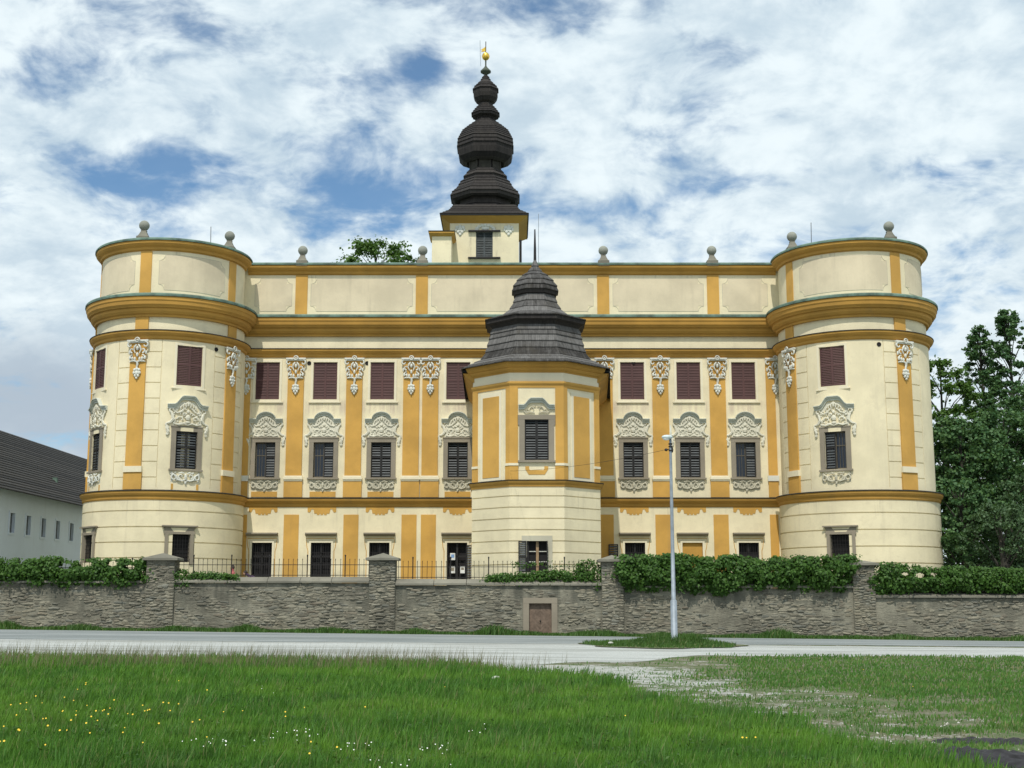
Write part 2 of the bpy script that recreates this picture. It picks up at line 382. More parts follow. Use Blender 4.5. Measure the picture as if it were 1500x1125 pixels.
class Poly:
    """wall that follows a plan polyline; u=0 at the middle of face mid"""
    def __init__(s,pts,mid):
        s.p=[Vector(p) for p in pts]; L=[0]
        for a,b in zip(s.p,s.p[1:]): L.append(L[-1]+(b-a).length)
        off=(L[mid]+L[mid+1])/2; s.L=[x-off for x in L]
        s.n=[]
        for a,b in zip(s.p,s.p[1:]):
            t=(b-a).normalized(); s.n.append(Vector((t.y,-t.x)))
    def P(s,u_,z,d):
        for i,l in enumerate(s.L[1:-1],1):
            if abs(u_-l)<1e-4:
                n_=(s.n[i-1]+s.n[i]); n_/=n_.length_squared/2
                q=s.p[i]+n_*d; return (q.x,q.y,z)
        for i in range(len(s.n)):
            if u_<=s.L[i+1] or i==len(s.n)-1:
                t=(s.p[i+1]-s.p[i]).normalized(); q=s.p[i]+t*(u_-s.L[i])+s.n[i]*d; return (q.x,q.y,z)
    def put(s,name,mb,mat,parent,u,z,d=0,smooth=False):
        return link(name,mb.mesh(name,mat,lambda a,b,c:s.P(u+a,z+b,d+c),smooth),parent,(0,0,0))
def relief(name,site,mat,parent,u0,u1,z0,z1,rects,usub=None,ucuts=()):
    """a wall with real recesses: rects=(u0,u1,z0,z1,depth), later ones win"""
    U={u0,u1,*ucuts}; Z={z0,z1}
    for r_ in rects:
        U|={max(u0,min(u1,r_[0])),max(u0,min(u1,r_[1]))}; Z|={max(z0,min(z1,r_[2])),max(z0,min(z1,r_[3]))}
    if usub:
        k=int((u1-u0)/usub); U|={u0+(u1-u0)*i/k for i in range(k)}
    def uniq(X):
        X=sorted(X); o=[X[0]]
        for x in X[1:]:
            if x-o[-1]>1e-4: o.append(x)
        return o
    U=uniq(U); Z=uniq(Z); nu,nz=len(U)-1,len(Z)-1
    D=np.zeros((nu,nz)); um=np.array([(U[i]+U[i+1])/2 for i in range(nu)]); zm=np.array([(Z[i]+Z[i+1])/2 for i in range(nz)])
    for a,b,c,d,e in rects:
        D[np.ix_((um>a)&(um<b),(zm>c)&(zm<d))]=e
    vs=[];fs=[];idx={}
    def V(a,b,c):
        k=(round(a,4),round(b,4),round(c,4))
        if k not in idx: idx[k]=len(vs); vs.append(site.P(a,b,c))
        return idx[k]
    for i in range(nu):
        for j in range(nz):
            d=D[i,j]; a,b,c,e=U[i],U[i+1],Z[j],Z[j+1]
            fs.append((V(a,c,d),V(b,c,d),V(b,e,d),V(a,e,d)))
            if i+1<nu and abs(D[i+1,j]-d)>1e-6: fs.append((V(b,c,d),V(b,c,D[i+1,j]),V(b,e,D[i+1,j]),V(b,e,d)))
            if j+1<nz and abs(D[i,j+1]-d)>1e-6: fs.append((V(a,e,d),V(b,e,d),V(b,e,D[i,j+1]),V(a,e,D[i,j+1])))
    me=bpy.data.meshes.new(name); me.from_pydata(vs,[],fs); me.materials.append(mat); me.update()
    return link(name,me,parent,(0,0,0))
def npmesh(name,V,Fc,mat,rnd=None,parent=None,attrs=None):
    me=bpy.data.meshes.new(name); nf,k=Fc.shape
    me.vertices.add(len(V)); me.vertices.foreach_set('co',V.astype(np.float32).ravel())
    me.loops.add(nf*k); me.loops.foreach_set('vertex_index',Fc.astype(np.int32).ravel())
    me.polygons.add(nf); me.polygons.foreach_set('loop_start',np.arange(0,nf*k,k,dtype=np.int32))
    try: me.polygons.foreach_set('loop_total',np.full(nf,k,dtype=np.int32))
    except Exception: pass
    me.update(calc_edges=True); me.materials.append(mat)
    if rnd is not None:
        a=me.attributes.new('rnd','FLOAT','FACE'); a.data.foreach_set('value',rnd.astype(np.float32))
    for kx,vv in (attrs or {}).items():
        a=me.attributes.new(kx,'FLOAT','POINT'); a.data.foreach_set('value',vv.astype(np.float32))
    return link(name,me,parent,(0,0,0))
zf=lambda y: at(750,y,80)[1]
zb=lambda y: at(786,y,67.9)[1]
GRD=2.3
# ================================================================== GROUND
def gz(X,Y):
    X=np.clip(X,-45,45); t=np.clip(np.asarray(Y,float)/60,0,1)
    return t*(.12-.0113*X)
XB=lambda Y: np.interp(Y,[5,13,16,21.5,29,34,36],[4.6,4.1,3.7,2.7,1.2,-2.0,-14])
def smooth_noise(X,Y,sc,seed):
    r_=np.random.default_rng(seed); o=0
    for k in range(7):
        a=r_.uniform(0,6.28); f_=sc*r_.uniform(.5,2.2); o=o+np.sin(X*math.cos(a)*f_+Y*math.sin(a)*f_+r_.uniform(0,6.28))
    return o/7
def tall(X,Y): return np.clip((XB(Y)-X)/.9+.5+1.3*smooth_noise(X,Y,1.6,3),0,1)*(Y<35.2+.5*smooth_noise(X,Y,2,4))
XL=lambda Y: np.interp(Y,[14,19,23,27,34,38,42],[10.5,7.6,6.3,4.9,4.6,5.2,6.5])
def mown(X,Y): return np.clip((X-XL(Y))/2.+.3+1.4*smooth_noise(X,Y,1.2,5),0,1)*(Y<41.6+.35*smooth_noise(X,Y,1.5,6))
nx,ny=200,150
gx=np.concatenate([np.linspace(-400,-40,12)[:-1],np.linspace(-40,40,nx),np.linspace(40,400,12)[1:]]); gy=np.concatenate([np.linspace(-60,6,8)[:-1],np.linspace(6,64.2,ny)])
GX,GY=np.meshgrid(gx,gy); Z=gz(GX,GY)+.015*smooth_noise(GX,GY,1.3,9)*(GY<31)
Vv=np.stack([GX.ravel(),GY.ravel(),Z.ravel()],1); W_=len(gx); i0=(np.arange(len(gy)-1)[:,None]*W_+np.arange(W_-1)[None]).ravel()
grav=np.clip(1-np.maximum(tall(GX,GY),mown(GX,GY)*1.0),0,1)*np.interp(GY,[10,16,24,31,36],[.12,.20,.36,.8,1.0])*np.clip(1.2-np.abs(GX-XB(GY)-1.5)/5,.3,1)
grav=np.where(GY>59,0,grav)
tag(npmesh('ground',Vv,np.stack([i0,i0+1,i0+1+W_,i0+W_],1),M['ground'],attrs={'gravel':grav.ravel()}),'grassy ground with worn gravelly patches in front of the palace','ground',kind='structure')
def sheet(name,ylo,yhi,dz,mat,label,x0=-150,x1=150,n=600,m=4):
    xs=np.linspace(x0,x1,n); rows=[]
    for k in range(m+1):
        t=k/m; yy=ylo(xs)*(1-t)+yhi(xs)*t; rows.append(np.stack([xs,yy,gz(xs,yy)+dz],1))
    V=np.concatenate(rows); i=(np.arange(m)[:,None]*n+np.arange(n-1)[None]).ravel()
    return tag(npmesh(name,V,np.stack([i,i+1,i+1+n,i+n],1),mat),label,None,kind='structure')
sheet('gravel_shoulder',lambda x:np.interp(x,[-14,-4,0,3,6,12],[33.5,33.2,33.6,36.5,40.2,41.2])+1.1*smooth_noise(x,x*0,2.0,11)+.7*smooth_noise(x,x*0,7,12),lambda x:x*0+50.6,.006,M['gravel'],'bright crushed gravel shoulder along the road')
sheet('road',lambda x:np.interp(x,[-30,-5,10,30],[49.3,49.6,51.5,52.5])+.9*smooth_noise(x,x*0,.7,13)+.5*smooth_noise(x,x*0,4,14),lambda x:60.6+.12*smooth_noise(x,x*0,2.5,15),.010,M['asphalt'],'old grey asphalt road below the stone wall')
# terrace behind the wall
tag(link('terrace_ground',MB().box(-300,300,-1,GRD,-400,-63.5).mesh('terrace_ground',M['ground'],lambda u,z,d:(u,-d,z))),'raised ground of the palace courtyard behind the stone wall',None,kind='structure')
def add_attr(o,k,val):
    a=o.data.attributes.new(k,'FLOAT','POINT'); a.data.foreach_set('value',[val]*len(o.data.vertices))
add_attr(bpy.data.objects['terrace_ground'],'gravel',.3)
# ================================================================== PALACE
pal=thing('palace',(0,80,GRD),'yellow and cream baroque palace with round corner towers and a dark shingled spire','palace')
FAC=Flat(0,80); TL=Round(-21.05,78.7,4.5); TR=Round(21.0,78.7,4.5)
bx,byc,ba=1.3,71.3,3.4; hs=ba*math.tan(math.pi/8)
BAY=Poly([(bx-ba,80.2),(bx-ba,byc-hs),(bx-hs,byc-ba),(bx+hs,byc-ba),(bx+ba,byc-hs),(bx+ba+.4,80.2)],2)
BF=Flat(bx,byc-ba)
ZW=dict(attic=19.3,topa=22.3)
LOWD=.1
WX=[-15.29,-11.68,-8.11,-3.36,7.52,11.04,14.48]
wM=.72
rects=[(-99,99,0,7.7,LOWD),(-99,99,17.0,18.5,-.08),(-99,99,18.5,23,-.2)]
for x in WX:
    rects.append((x-.62,x+.62,zf(699.5),zf(648),-.30)); rects.append((x-.74,x+.74,zf(585),zf(531),-.12))
    rects.append((x-.62,x+.62,GRD+.15,zf(795),-.28 if abs(x-11.04)>.1 else -.04))
rects.append((-17.6,-17.0,0,.1,0))
relief('wall',FAC,M['cream'],pal,-17.3,17.3,GRD-.3,zf(388),rects)
# tower walls
def q_rects(u0,u1,levels,z0,z1):
    r_=[]
    for z in levels: r_.append((u0,u1,z-.03,z+.03,-.045))
    return r_
QL=[at(213,y,74.3)[1] for y in (515.5,538,560.5,583.5,606,630,653,676,699)]
TWR={}
for key,site,wins,pils,low in (('L',TL,(29,-50),(-9,66,-78),[at(213,y,74.1)[1] for y in (748,771.5,794,817)]),
                               ('R',TR,(-30,),(25,-68),[at(1265,y,74.1)[1] for y in (750.7,775.5,800,824.5)])):
    rr=[(-99,99,0,7.7,.2),(-99,99,17.0,18.5,-.08),(-99,99,18.5,23,-.2)]
    for z in low: rr.append((-99,99,z-.035,z+.035,.13))
    for p in pils:
        u0=R(p)*4.5
        rr+=q_rects(u0-1.3,u0-.5,QL,0,0)+q_rects(u0+.5,u0+1.35,QL,0,0)
        rr+=[(u0+1.35,u0+1.39,8.1,16.8,-.04),(u0-1.34,u0-1.3,8.1,16.8,-.04)]
    for a in wins:
        u0=R(a)*4.5
        rr+=[(u0-.62,u0+.62,zf(699.5),zf(648),-.30),(u0-.74,u0+.74,zf(585),zf(531),-.12),(u0-.60,u0+.60,3.87,5.45,-.2)]
    relief('tower_wall',site,M['cream'],pal,-4.5*math.pi,4.5*math.pi,GRD-.3,zf(388),rr,usub=.2)
# bay wall
brect=[(-99,99,0,zb(708),.06)]
for y in (726.5,743,759.5,776,792.5,809.5,827): 
    z=zb(y); brect.append((-4.2249,4.2249,z-.03,z+.03,.0)); 
for a,b in ((-14.5,-4.2251),(4.2251,14.5)):
    for y in (726.5,743,759.5,776,792.5,809.5,827): z=zb(y); brect.append((a,b,z-.03,z+.03,.0))
brect+=[(-.63,.63,zb(674),zb(614.5),-.25),(-.53,.53,zb(838.5),zb(792.5),-.25)]
relief('bay_wall',BAY,M['cream'],pal,BAY.L[0],BAY.L[-1],GRD-.3,zb(530),brect,ucuts=BAY.L)
# ---- cornices
def arc(site,a,b,n=60): return [site.r*R(a+(b-a)*i/n) for i in range(n+1)]
def prof_main(z1,z0,out):
    h=z1-z0
    return [(-.25,z1),(out,z1),(out,z1-.18*h),(out*.93,z1-.24*h),(out*.88,z1-.40*h),(out*.72,z1-.5*h),(out*.70,z1-.54*h),(out*.50,z1-.58*h),(out*.50,z1-.72*h),(out*.34,z1-.84*h),(out*.16,z1-.90*h),(out*.14,z0),(-.25,z0)]
def prof_small(z1,z0,o,b=0.):
    h=z1-z0
    return [(-.25,z1),(o,z1),(o,z1-.25*h),(b+(o-b)*.75,z1-.45*h),(b+(o-b)*.35,z1-.62*h),(b+(o-b)*.3,z0+.12*h),(b+.03,z0+.08*h),(b+.03,z0),(-.25,z0)]
runs=[(FAC,[-16.75,16.75]),(TL,arc(TL,-180,98,110)),(TR,arc(TR,-98,180,110))]
for site,us in runs:
    for nm,pr,mt in (('main_cornice',prof_main(zf(468),zf(493),.62),'ochre_trim'),
                     ('lower_cornice',prof_small(zf(512),zf(524),.30),'ochre_trim'),
                     ('attic_cornice',prof_small(zf(389.5),zf(402),.20,-.2),'ochre_trim'),
                     ('string_course',prof_small(zf(730.5),zf(743),.40,.2 if site is not FAC else .1),'ochre_trim')):
        link(nm,MB().sweep(us,pr).mesh(nm,M[mt],site.P),pal)
    for nm,zt,th,o,mt in (('copper_flashing',zf(463),.17,.68,'copper'),('lead_flashing',zf(510.8),.05,.34,'darktrim'),
                       ('roof_edge_flashing',zf(385.3),.14,.27,'copper'),('lead_flashing',zf(728.9),.06,.44,'darktrim')):
        link(nm,MB().sweep(us,[(-.3,zt),(o-.05,zt-.02),(o,zt-.4*th-.03),(o,zt-th-.03),(-.3,zt-th-.03)]).mesh(nm,M[mt],site.P),pal)
# bay cornices
bu=BAY.L
for nm,pr,mt in (('bay_cornice',prof_main(zb(529.5),zb(546),.42),'ochre_trim'),('bay_moulding',prof_small(zb(559),zb(568),.12),'ochre'),
                 ('bay_string_course',prof_small(zb(704.3),zb(713),.20,.06),'ochre_trim')):
    link(nm,MB().sweep(bu,pr).mesh(nm,M[mt],BAY.P),pal)
link('lead_flashing',MB().sweep(bu,[(-.1,zb(702.6)),(.24,zb(703)),(.24,zb(704.3)),(-.1,zb(704.3))]).mesh('lead_flashing',M['darktrim'],BAY.P),pal)
link('bay_frieze',MB().sweep(bu,[(-.05,zb(546)),(.03,zb(546)),(.03,zb(559)),(-.05,zb(559))]).mesh('bay_frieze',M['frieze'],BAY.P),pal)
# ---- bay strips and panels
z0b,z1b=zb(703),zb(568)
def strip_on(site,name,mat,u0,u1,z0,z1,d1,d0=-.02,n=1,cuts=()):
    us=sorted({u0,u1,*[c for c in cuts if u0<c<u1],*[u0+(u1-u0)*i/n for i in range(n)]})
    return link(name,MB().sweep(us,[(d0,z1),(d1,z1),(d1,z0),(d0,z0)]).mesh(name,mat,site.P),pal)
cc=[-4.225,-1.408,1.408,4.225]; cc=[BAY.L[1],BAY.L[2],BAY.L[3],BAY.L[4]]
for u0,u1 in ((cc[1]-.28,cc[1]+.42),(cc[2]-.42,cc[2]+.28),(cc[0]-.5,cc[0]+.36),(cc[3]-.36,cc[3]+.5)):
    strip_on(BAY,'corner_pilaster',M['ochre'],u0,u1,zb(678.5),z1b+.02,.05,cuts=cc)
    strip_on(BAY,'pilaster_base',M['frieze'],u0-.03,u1+.03,zb(682),zb(678.5),.09,cuts=cc)
    strip_on(BAY,'pedestal',M['ochre'],u0-.02,u1+.02,z0b,zb(682),.06,cuts=cc)
for s_ in (-1,1):
    a=s_*2.817
    strip_on(BAY,'panel_border',M['frieze'],a-.80,a+.80,zb(702),zb(571.5),.035)
    strip_on(BAY,'ochre_panel',M['ochre'],a-.62,a+.62,zb(697.5),zb(578),.055)
for y in (): pass
# ---- ornament shapes
def mk_capital():
    m=MB(); W=.62
    m.box(-W,W,-.10,0,.02,.2); m.box(-W+.06,W-.06,-.18,-.10,.02,.14)
    m.box(-.47,.47,-1.30,-1.24,.02,.09)
    for f in (-1,1):
        m.spiral(f*.44,-.30,.20,.04,math.pi*.5,math.pi*.5-4.9*1,.065,.13,12,flip=f)
        m.spiral(f*.30,-.62,.17,.04,-math.pi*.5,2.6,.055,.12,10,flip=f)
        m.spiral(f*.33,-1.02,.13,.03,math.pi*.6,-2.8,.05,.10,8,flip=f)
        m.tube([(f*.05,-.28,.14),(f*.16,-.42,.16),(f*.2,-.6,.12),(f*.12,-.8,.12)],[.05,.06,.05,.03])
        for i in range(3): m.blob((f*(.14+.15*i),-1.13+.03*i,.11),.07,.12,.07)
        m.blob((f*.5,-.75,.09),.06,.13,.06); m.blob((f*.46,-1.05,.08),.05,.12,.05)
        m.tube([(f*.42,-1.26,.07),(f*.2,-1.24,.1),(0,-1.30,.12)],[.05,.05,.05])
    m.spiral(0,-.02,.13,.12,0,6.28,.045,.22,12); m.blob((0,-.02,.2),.06,.06,.05)
    m.blob((0,-.5,.13),.09,.14,.09); m.blob((0,-.88,.12),.08,.14,.08)
    # hanging festoon
    m.tube([(0,-1.25,.12),(.03,-1.45,.10),(-.02,-1.65,.10)],[.08,.07,.05])
    for a,b,r_ in ((-.13,-1.78,.09),(.13,-1.78,.09),(0,-1.74,.11),(-.16,-1.95,.09),(.16,-1.95,.09),(0,-1.95,.13),(-.09,-2.12,.08),(.09,-2.12,.08),(0,-2.26,.07)):
        m.blob((a,b,.09),r_,r_*1.15,.09)
    return m
def mk_side_capital():
    m=MB(); m.box(-.2,.25,-.1,0,.02,.2)
    m.spiral(.05,-.35,.2,.04,1.5,-3.4,.07,.12,12); m.spiral(.02,-.7,.15,.04,-1.5,2.6,.06,.12,10)
    for i in range(3): m.blob((-.08+.12*i,-1.1,.1),.08,.16,.08)
    m.box(-.2,.2,-1.3,-1.22,.02,.1)
    return m
def curl_path(m,pts,th,d=.08):
    m.tube([(a,b,d+.03*math.sin(i)) for i,(a,b) in enumerate(pts)],[th*(.6+.4*math.sin(math.pi*i/(len(pts)-1))) for i in range(len(pts))],5)
def mk_cartouche(seed=1,w=.82,h=1.25,dense=30):
    """rocaille above a window: z=0 is the top of the stone frame"""
    r_=random.Random(seed); m=MB()
    m.poly([(-.66,0),(.66,0),(.74,.5),(.62,.95),(.3,1.3),(-.3,1.3),(-.62,.95),(-.74,.5)],0,.03)
    for f in (-1,1):
        m.spiral(f*.72,.86,.15,.03,-math.pi*.5,3.6,.055,.10,12,flip=f)
        curl_path(m,[(f*.78,.78),(f*.70,.58),(f*.66,.36),(f*.78,.18),(f*.96,.12)],.08)
        m.spiral(f*.90,.02,.13,.03,2.2,-2.6,.05,.09,10,flip=f)
        curl_path(m,[(f*.95,.05),(f*.93,-.15),(f*.86,-.30),(f*.90,-.45)],.075)
        for b in (-.12,-.28,-.46): m.blob((f*(.86+.05*r_.random()),b,.08),.08,.09,.07)
        curl_path(m,[(f*.06,1.02),(f*.2,.92),(f*.32,.76),(f*.50,.70),(f*.60,.80)],.05)
        m.spiral(f*.33,.36,.17,.04,0,4.6,.05,.09,11,flip=f)
        curl_path(m,[(0,.06),(f*.2,.14),(f*.4,.07),(f*.62,.13)],.06)
        curl_path(m,[(f*.04,1.30),(f*.13,1.18),(f*.10,1.02)],.05,.12)
        curl_path(m,[(f*.16,1.24),(f*.25,1.12),(f*.22,.98)],.045,.11)
        curl_path(m,[(f*.28,1.12),(f*.36,1.0),(f*.34,.9)],.04,.1)
        m.spiral(f*.18,.62,.10,.03,3.0,-1.6,.04,.1,8,flip=f)
        for i in range(dense//2):
            m.blob((f*r_.uniform(.05,.66),r_.uniform(.06,.9),.06),r_.uniform(.03,.06),r_.uniform(.03,.07),.06,5,3)
    m.blob((0,.46,.12),.12,.17,.11); m.blob((0,.78,.12),.08,.1,.09); m.blob((0,.20,.10),.12,.08,.09); m.blob((0,1.2,.1),.07,.16,.08)
    return m
def mk_apron(seed=2):
    r_=random.Random(seed); m=MB()
    m.poly([(-.80,-.02),(.80,-.02),(.78,-.62),(-.78,-.62)],0,.02)
    for f in (-1,1):
        m.spiral(f*.60,-.38,.19,.04,1.4,-4.0,.055,.09,12,flip=f)
        m.spiral(f*.25,-.30,.16,.04,-1.4,3.6,.05,.09,10,flip=f)
        curl_path(m,[(f*.05,-.5),(f*.22,-.56),(f*.42,-.5),(f*.5,-.3),(f*.72,-.14),(f*.8,-.2)],.06)
        curl_path(m,[(f*.06,-.14),(f*.2,-.08),(f*.4,-.14)],.05)
        for i in range(9): m.blob((f*r_.uniform(.05,.75),r_.uniform(-.6,-.08),.06),.05,.05,.05,5,3)
    m.blob((0,-.34,.1),.08,.2,.08); m.blob((0,-.66,.08),.06,.1,.06)
    return m
CAP=mk_capital(); CART=mk_cartouche(1,dense=46); CART2=mk_cartouche(5,dense=60); APR=mk_apron(2)
CART.v=[(a*1.22,b,c*.62) for a,b,c in CART.v]; CART2.v=[(a*1.25,b*1.08,c*.7) for a,b,c in CART2.v]; APR.v=[(a*1.06,b,c*.8) for a,b,c in APR.v]
# stone frame with sill of the main floor windows; z=0 is the opening's bottom
HM=zf(648)-zf(699.5)
def mk_frame():
    m=MB(); w_=.62; o=.90
    m.box(-o,-w_,-.02,HM,-.3,.07); m.box(w_,o,-.02,HM,-.3,.07); m.box(-o,o,HM,HM+.30,-.3,.075); m.box(-o-.04,o+.04,HM+.24,HM+.31,.0,.11)
    return m
FRAME=mk_frame()
SILL=MB().box(-.97,.97,-.12,-.02,-.3,.16)
def arch_pts(w_,h,k,base,top):
    pts=[]
    for i in range(15):
        a=math.pi*(1-i/14); pts.append((k*math.cos(a),base+(top-base)*math.sin(a)**.8 if 0<i<14 else base))
    return pts
def mk_ped(kind):
    m=MB()
    if kind=='arch': top=[(-1.03,0)]+[(.60*math.cos(math.pi*(1-i/12)),.06+.44*math.sin(math.pi*i/12)) for i in range(13)]+[(1.03,0)]; top[0]=(-1.03,.06); top[-1]=(1.03,.06)
    elif kind=='trap': top=[(-.95,.06),(-.68,.06),(-.60,.12),(-.42,.34),(-.30,.42),(.30,.42),(.42,.34),(.60,.12),(.68,.06),(.95,.06)]
    else: top=[(-1.17,.0),(-.78,.02),(-.66,.10),(-.52,.30),(-.40,.46),(-.28,.52),(.28,.52),(.40,.46),(.52,.30),(.66,.10),(.78,.02),(1.17,.0)]
    for i in range(len(top)-1):
        (a,b),(c,d)=top[i],top[i+1]
        for dz0,dz1,dd in ((-.26,-.14,.10),(-.14,-.05,.17),(-.05,0,.24)):
            vs=[(a,b+dz0,0),(c,d+dz0,0),(c,d+dz1,0),(a,b+dz1,0),(a,b+dz0,dd),(c,d+dz0,dd),(c,d+dz1,dd),(a,b+dz1,dd)]
            m.add(vs,[(4,5,6,7),(0,1,5,4),(3,7,6,2),(0,4,7,3),(1,2,6,5)])
    return m
PARCH,PTRAP,PTOW=mk_ped('arch'),mk_ped('trap'),mk_ped('tow')
def mk_leaf(w_,h,n,mid=None,ang=.5,open_=.30):
    """one louvred shutter leaf, hinged edge at u=0, z from 0"""
    m=MB(); t=.06; m.slats=[]
    m.frame(0,w_,0,h,t,-.02,.03)
    if mid: m.box(t,w_-t,mid-.05,mid+.05,-.02,.026)
    for i in range(n):
        z=t+(h-2*t)*(i+.5)/n; dz=(h-2*t)/n*open_
        if mid and abs(z-mid)<.06: continue
        m.slats.append(len(m.f)); m.add([(t,z-dz,.028),(w_-t,z-dz,.028),(w_-t,z+dz*.7,-.012),(t,z+dz*.7,-.012),(t,z-dz-.012,.012),(w_-t,z-dz-.012,.012)],[(0,1,2,3),(0,4,5,1)])
    return m
LEAF=mk_leaf(.61,HM-.04,13,1.25); LEAFM=mk_leaf(.735,zf(531)-zf(585)-.03,22,1.2,open_=.46)
def mk_sash(w_,h,cols=2,rows=5):
    m=MB(); m.frame(-w_,w_,0,h,.06,-.03,.02)
    m.box(-.035,.035,.06,h-.06,-.03,.03); m.box(-w_+.06,-.035,h*.62,h*.62+.05,-.03,.022); m.box(.035,w_-.06,h*.62,h*.62+.05,-.03,.022)
    for s_ in (-1,1):
        for i in range(1,cols): 
            x=s_*(.05+(w_-.1)*i/cols); m.box(x-.012,x+.012,.06,h-.06,-.02,.012)
    return m
SASH=mk_sash(.61,HM-.04,3)
PANE=MB().box(-.58,.58,.04,HM-.08,-.012,-.008); 
BACK=MB().box(-.61,.61,0,HM,-.004,0)
rs=random.Random(3)
def main_window(site,u,z,kind,cart,pedm,state='closed',ped_z=None,orn='relief',opt=None):
    wn=site.put('window',FRAME,M['stone'],pal,u,z)
    site.put('sill',SILL,M['stone'],wn,u,z)
    if state in('closed','right','mixed'):
        site.put('shutter',LEAF,M['louvre'],wn,u+.01,z+.02,-.12+.01*rs.random())
    if state in('closed','left','mixed'):
        site.put('shutter',LEAF,M['louvre'],wn,u-.62,z+.02,-.12)
    if state=='right' or state=='left' or state=='open':
        site.put('sash',SASH,M['sash'],wn,u,z+.02,-.2)
        site.put('pane',PANE,M['glass'],wn,u,z+.02,-.2)
    else: site.put('pane',BACK,M['void'],wn,u,z,-.27)
    if pedm is not None: site.put('pediment',pedm,M['pediment'],wn,u,ped_z)
    if cart is not None: site.put('cartouche',cart,M[orn],wn,u,z+HM+.30,0,False)
    return wn
SURR=MB(); hu=zf(531)-zf(585)
SURR.frame(-.90,.90,-.16,hu+.16,.14,0,.05); SURR.box(-1.0,1.0,-.22,-.15,0,.10)
def upper_window(site,u,z):
    wn=site.put('window',SURR,M['frieze'],pal,u,z)
    for a in (-.735,0): site.put('shutter',LEAFM,M['maroon'],wn,u+a,z+.015,-.06)
    site.put('shutter_backing',MBACK,M['maroon'],wn,u,z,-.10)
MBACK=MB().box(-.735,.735,0,hu,-.006,.0)
states=['right','right','closed','closed','closed','closed','right']
zM,zU=zf(699.5),zf(585)
for x,st in zip(WX,states):
    main_window(FAC,x,zM,'arch',CART,PARCH,st,zf(615))
    FAC.put('apron_relief',APR,M['greyorn'],pal,x,zM-.14)
    upper_window(FAC,x,zU)
APO=MB().box(-.8,.8,0,.33,0,.022)
for x in WX[:4]: FAC.put('apron_band',APO,M['ochre'],pal,x,zf(728))
for site,angs in ((TL,(29,-50)),(TR,(-30,))):
    for a in angs:
        u0=R(a)*4.5
        main_window(site,u0,zM,'tow',CART2,PTOW,'closed' if site is TL else 'left',zf(611.5))
        site.put('apron_relief',APR,M['greyorn'] if site is TR else M['white'],pal,u0,zM-.14)
        upper_window(site,u0,zU)
        if site is TL: site.put('apron_band',APO,M['ochre'],pal,u0,zf(728))
# bay window
bz0,bz1=zb(674),zb(614.5); bh=bz1-bz0
BFR=MB(); BFR.box(-.92,-.63,-.02,bh,-.25,.06); BFR.box(.63,.92,-.02,bh,-.25,.06); BFR.box(-.92,.92,bh,bh+.24,-.25,.065); BFR.box(-1.0,-.92,bh-.3,bh+.24,0,.05); BFR.box(.92,1.0,bh-.3,bh+.24,0,.05)
wn=BF.put('window',BFR,M['stone'],pal,0,bz0)
BF.put('sill',MB().box(-.98,.98,-.12,-.02,-.2,.14),M['stone'],wn,0,bz0)
BL=mk_leaf(.62,bh-.03,15,1.2)
for a in (-.625,.005): BF.put('shutter',BL,M['louvre'],wn,a,bz0+.015,-.1)
BF.put('pane',BACK,M['void'],wn,0,bz0-.05,-.22)
BF.put('pediment',PTRAP,M['pediment'],wn,0,zb(594.5))
mm=MB(); r_=random.Random(8)
for f in (-1,1):
    mm.spiral(f*.22,.22,.15,.04,0,4.4,.03,.04,10,flip=f); curl_path(mm,[(f*.1,.04),(f*.35,.1),(f*.55,.05),(f*.7,.14)],.035,.04); mm.spiral(f*.5,.16,.09,.03,3,-1.5,.025,.04,8,flip=f)
    curl_path(mm,[(f*.02,.36),(f*.14,.42),(f*.3,.34)],.03,.04)
BF.put('cartouche',mm,M['greyorn'],wn,0,zb(606))
BF.put('painted_apron',MB().poly([(-.60,.0),(-.60,-.16),(-.42,-.44),(.42,-.44),(.60,-.16),(.60,0),(.40,0),(.40,-.14),(.36,-.2),(-.36,-.2),(-.40,-.14),(-.40,0)][::-1],0,.02),M['ochre'],pal,0,zb(683))
# bay ground window with open shutters
gz0,gz1=zb(838.5),zb(792.5); gh=gz1-gz0
GF=MB(); GF.box(-.80,-.53,0,gh,-.2,.10); GF.box(.53,.80,0,gh,-.2,.10); GF.box(-.80,.80,gh,gh+.28,-.2,.105); GF.box(-.86,.86,-.1,0,-.2,.16)
wn=BF.put('window',GF,M['greyorn'],pal,0,gz0)
LB=mk_leaf(.42,gh,13,.8); BF.put('shutter',LB,M['louvre'],wn,-.97,gz0,.13); 
sh=MB(); sh.box(.50,.54,0,gh,.02,.40); [sh.box(.49,.55,.08+i*.13,.12+i*.13,.06,.36) for i in range(12)]
BF.put('shutter',sh,M['louvre'],wn,0,gz0)
sh2=MB().box(-.53,-.42,0,gh,-.16,-.05); BF.put('casement',sh2,M['louvre'],wn,0,gz0)
BF.put('pane',BACK,M['void'],wn,0,gz0-.1,-.23)
mu=MB(); mu.box(-.05,.09,0,gh,-.18,-.1); BF.put('mullion',mu,M['lightwood'],wn,0,gz0)
tr_=MB(); [tr_.box(-.45,.52,z,z+.035,-.17,-.13) for z in (gh*.33,gh*.66)]; BF.put('glazing_bar',tr_,M['white'],wn,0,gz0)
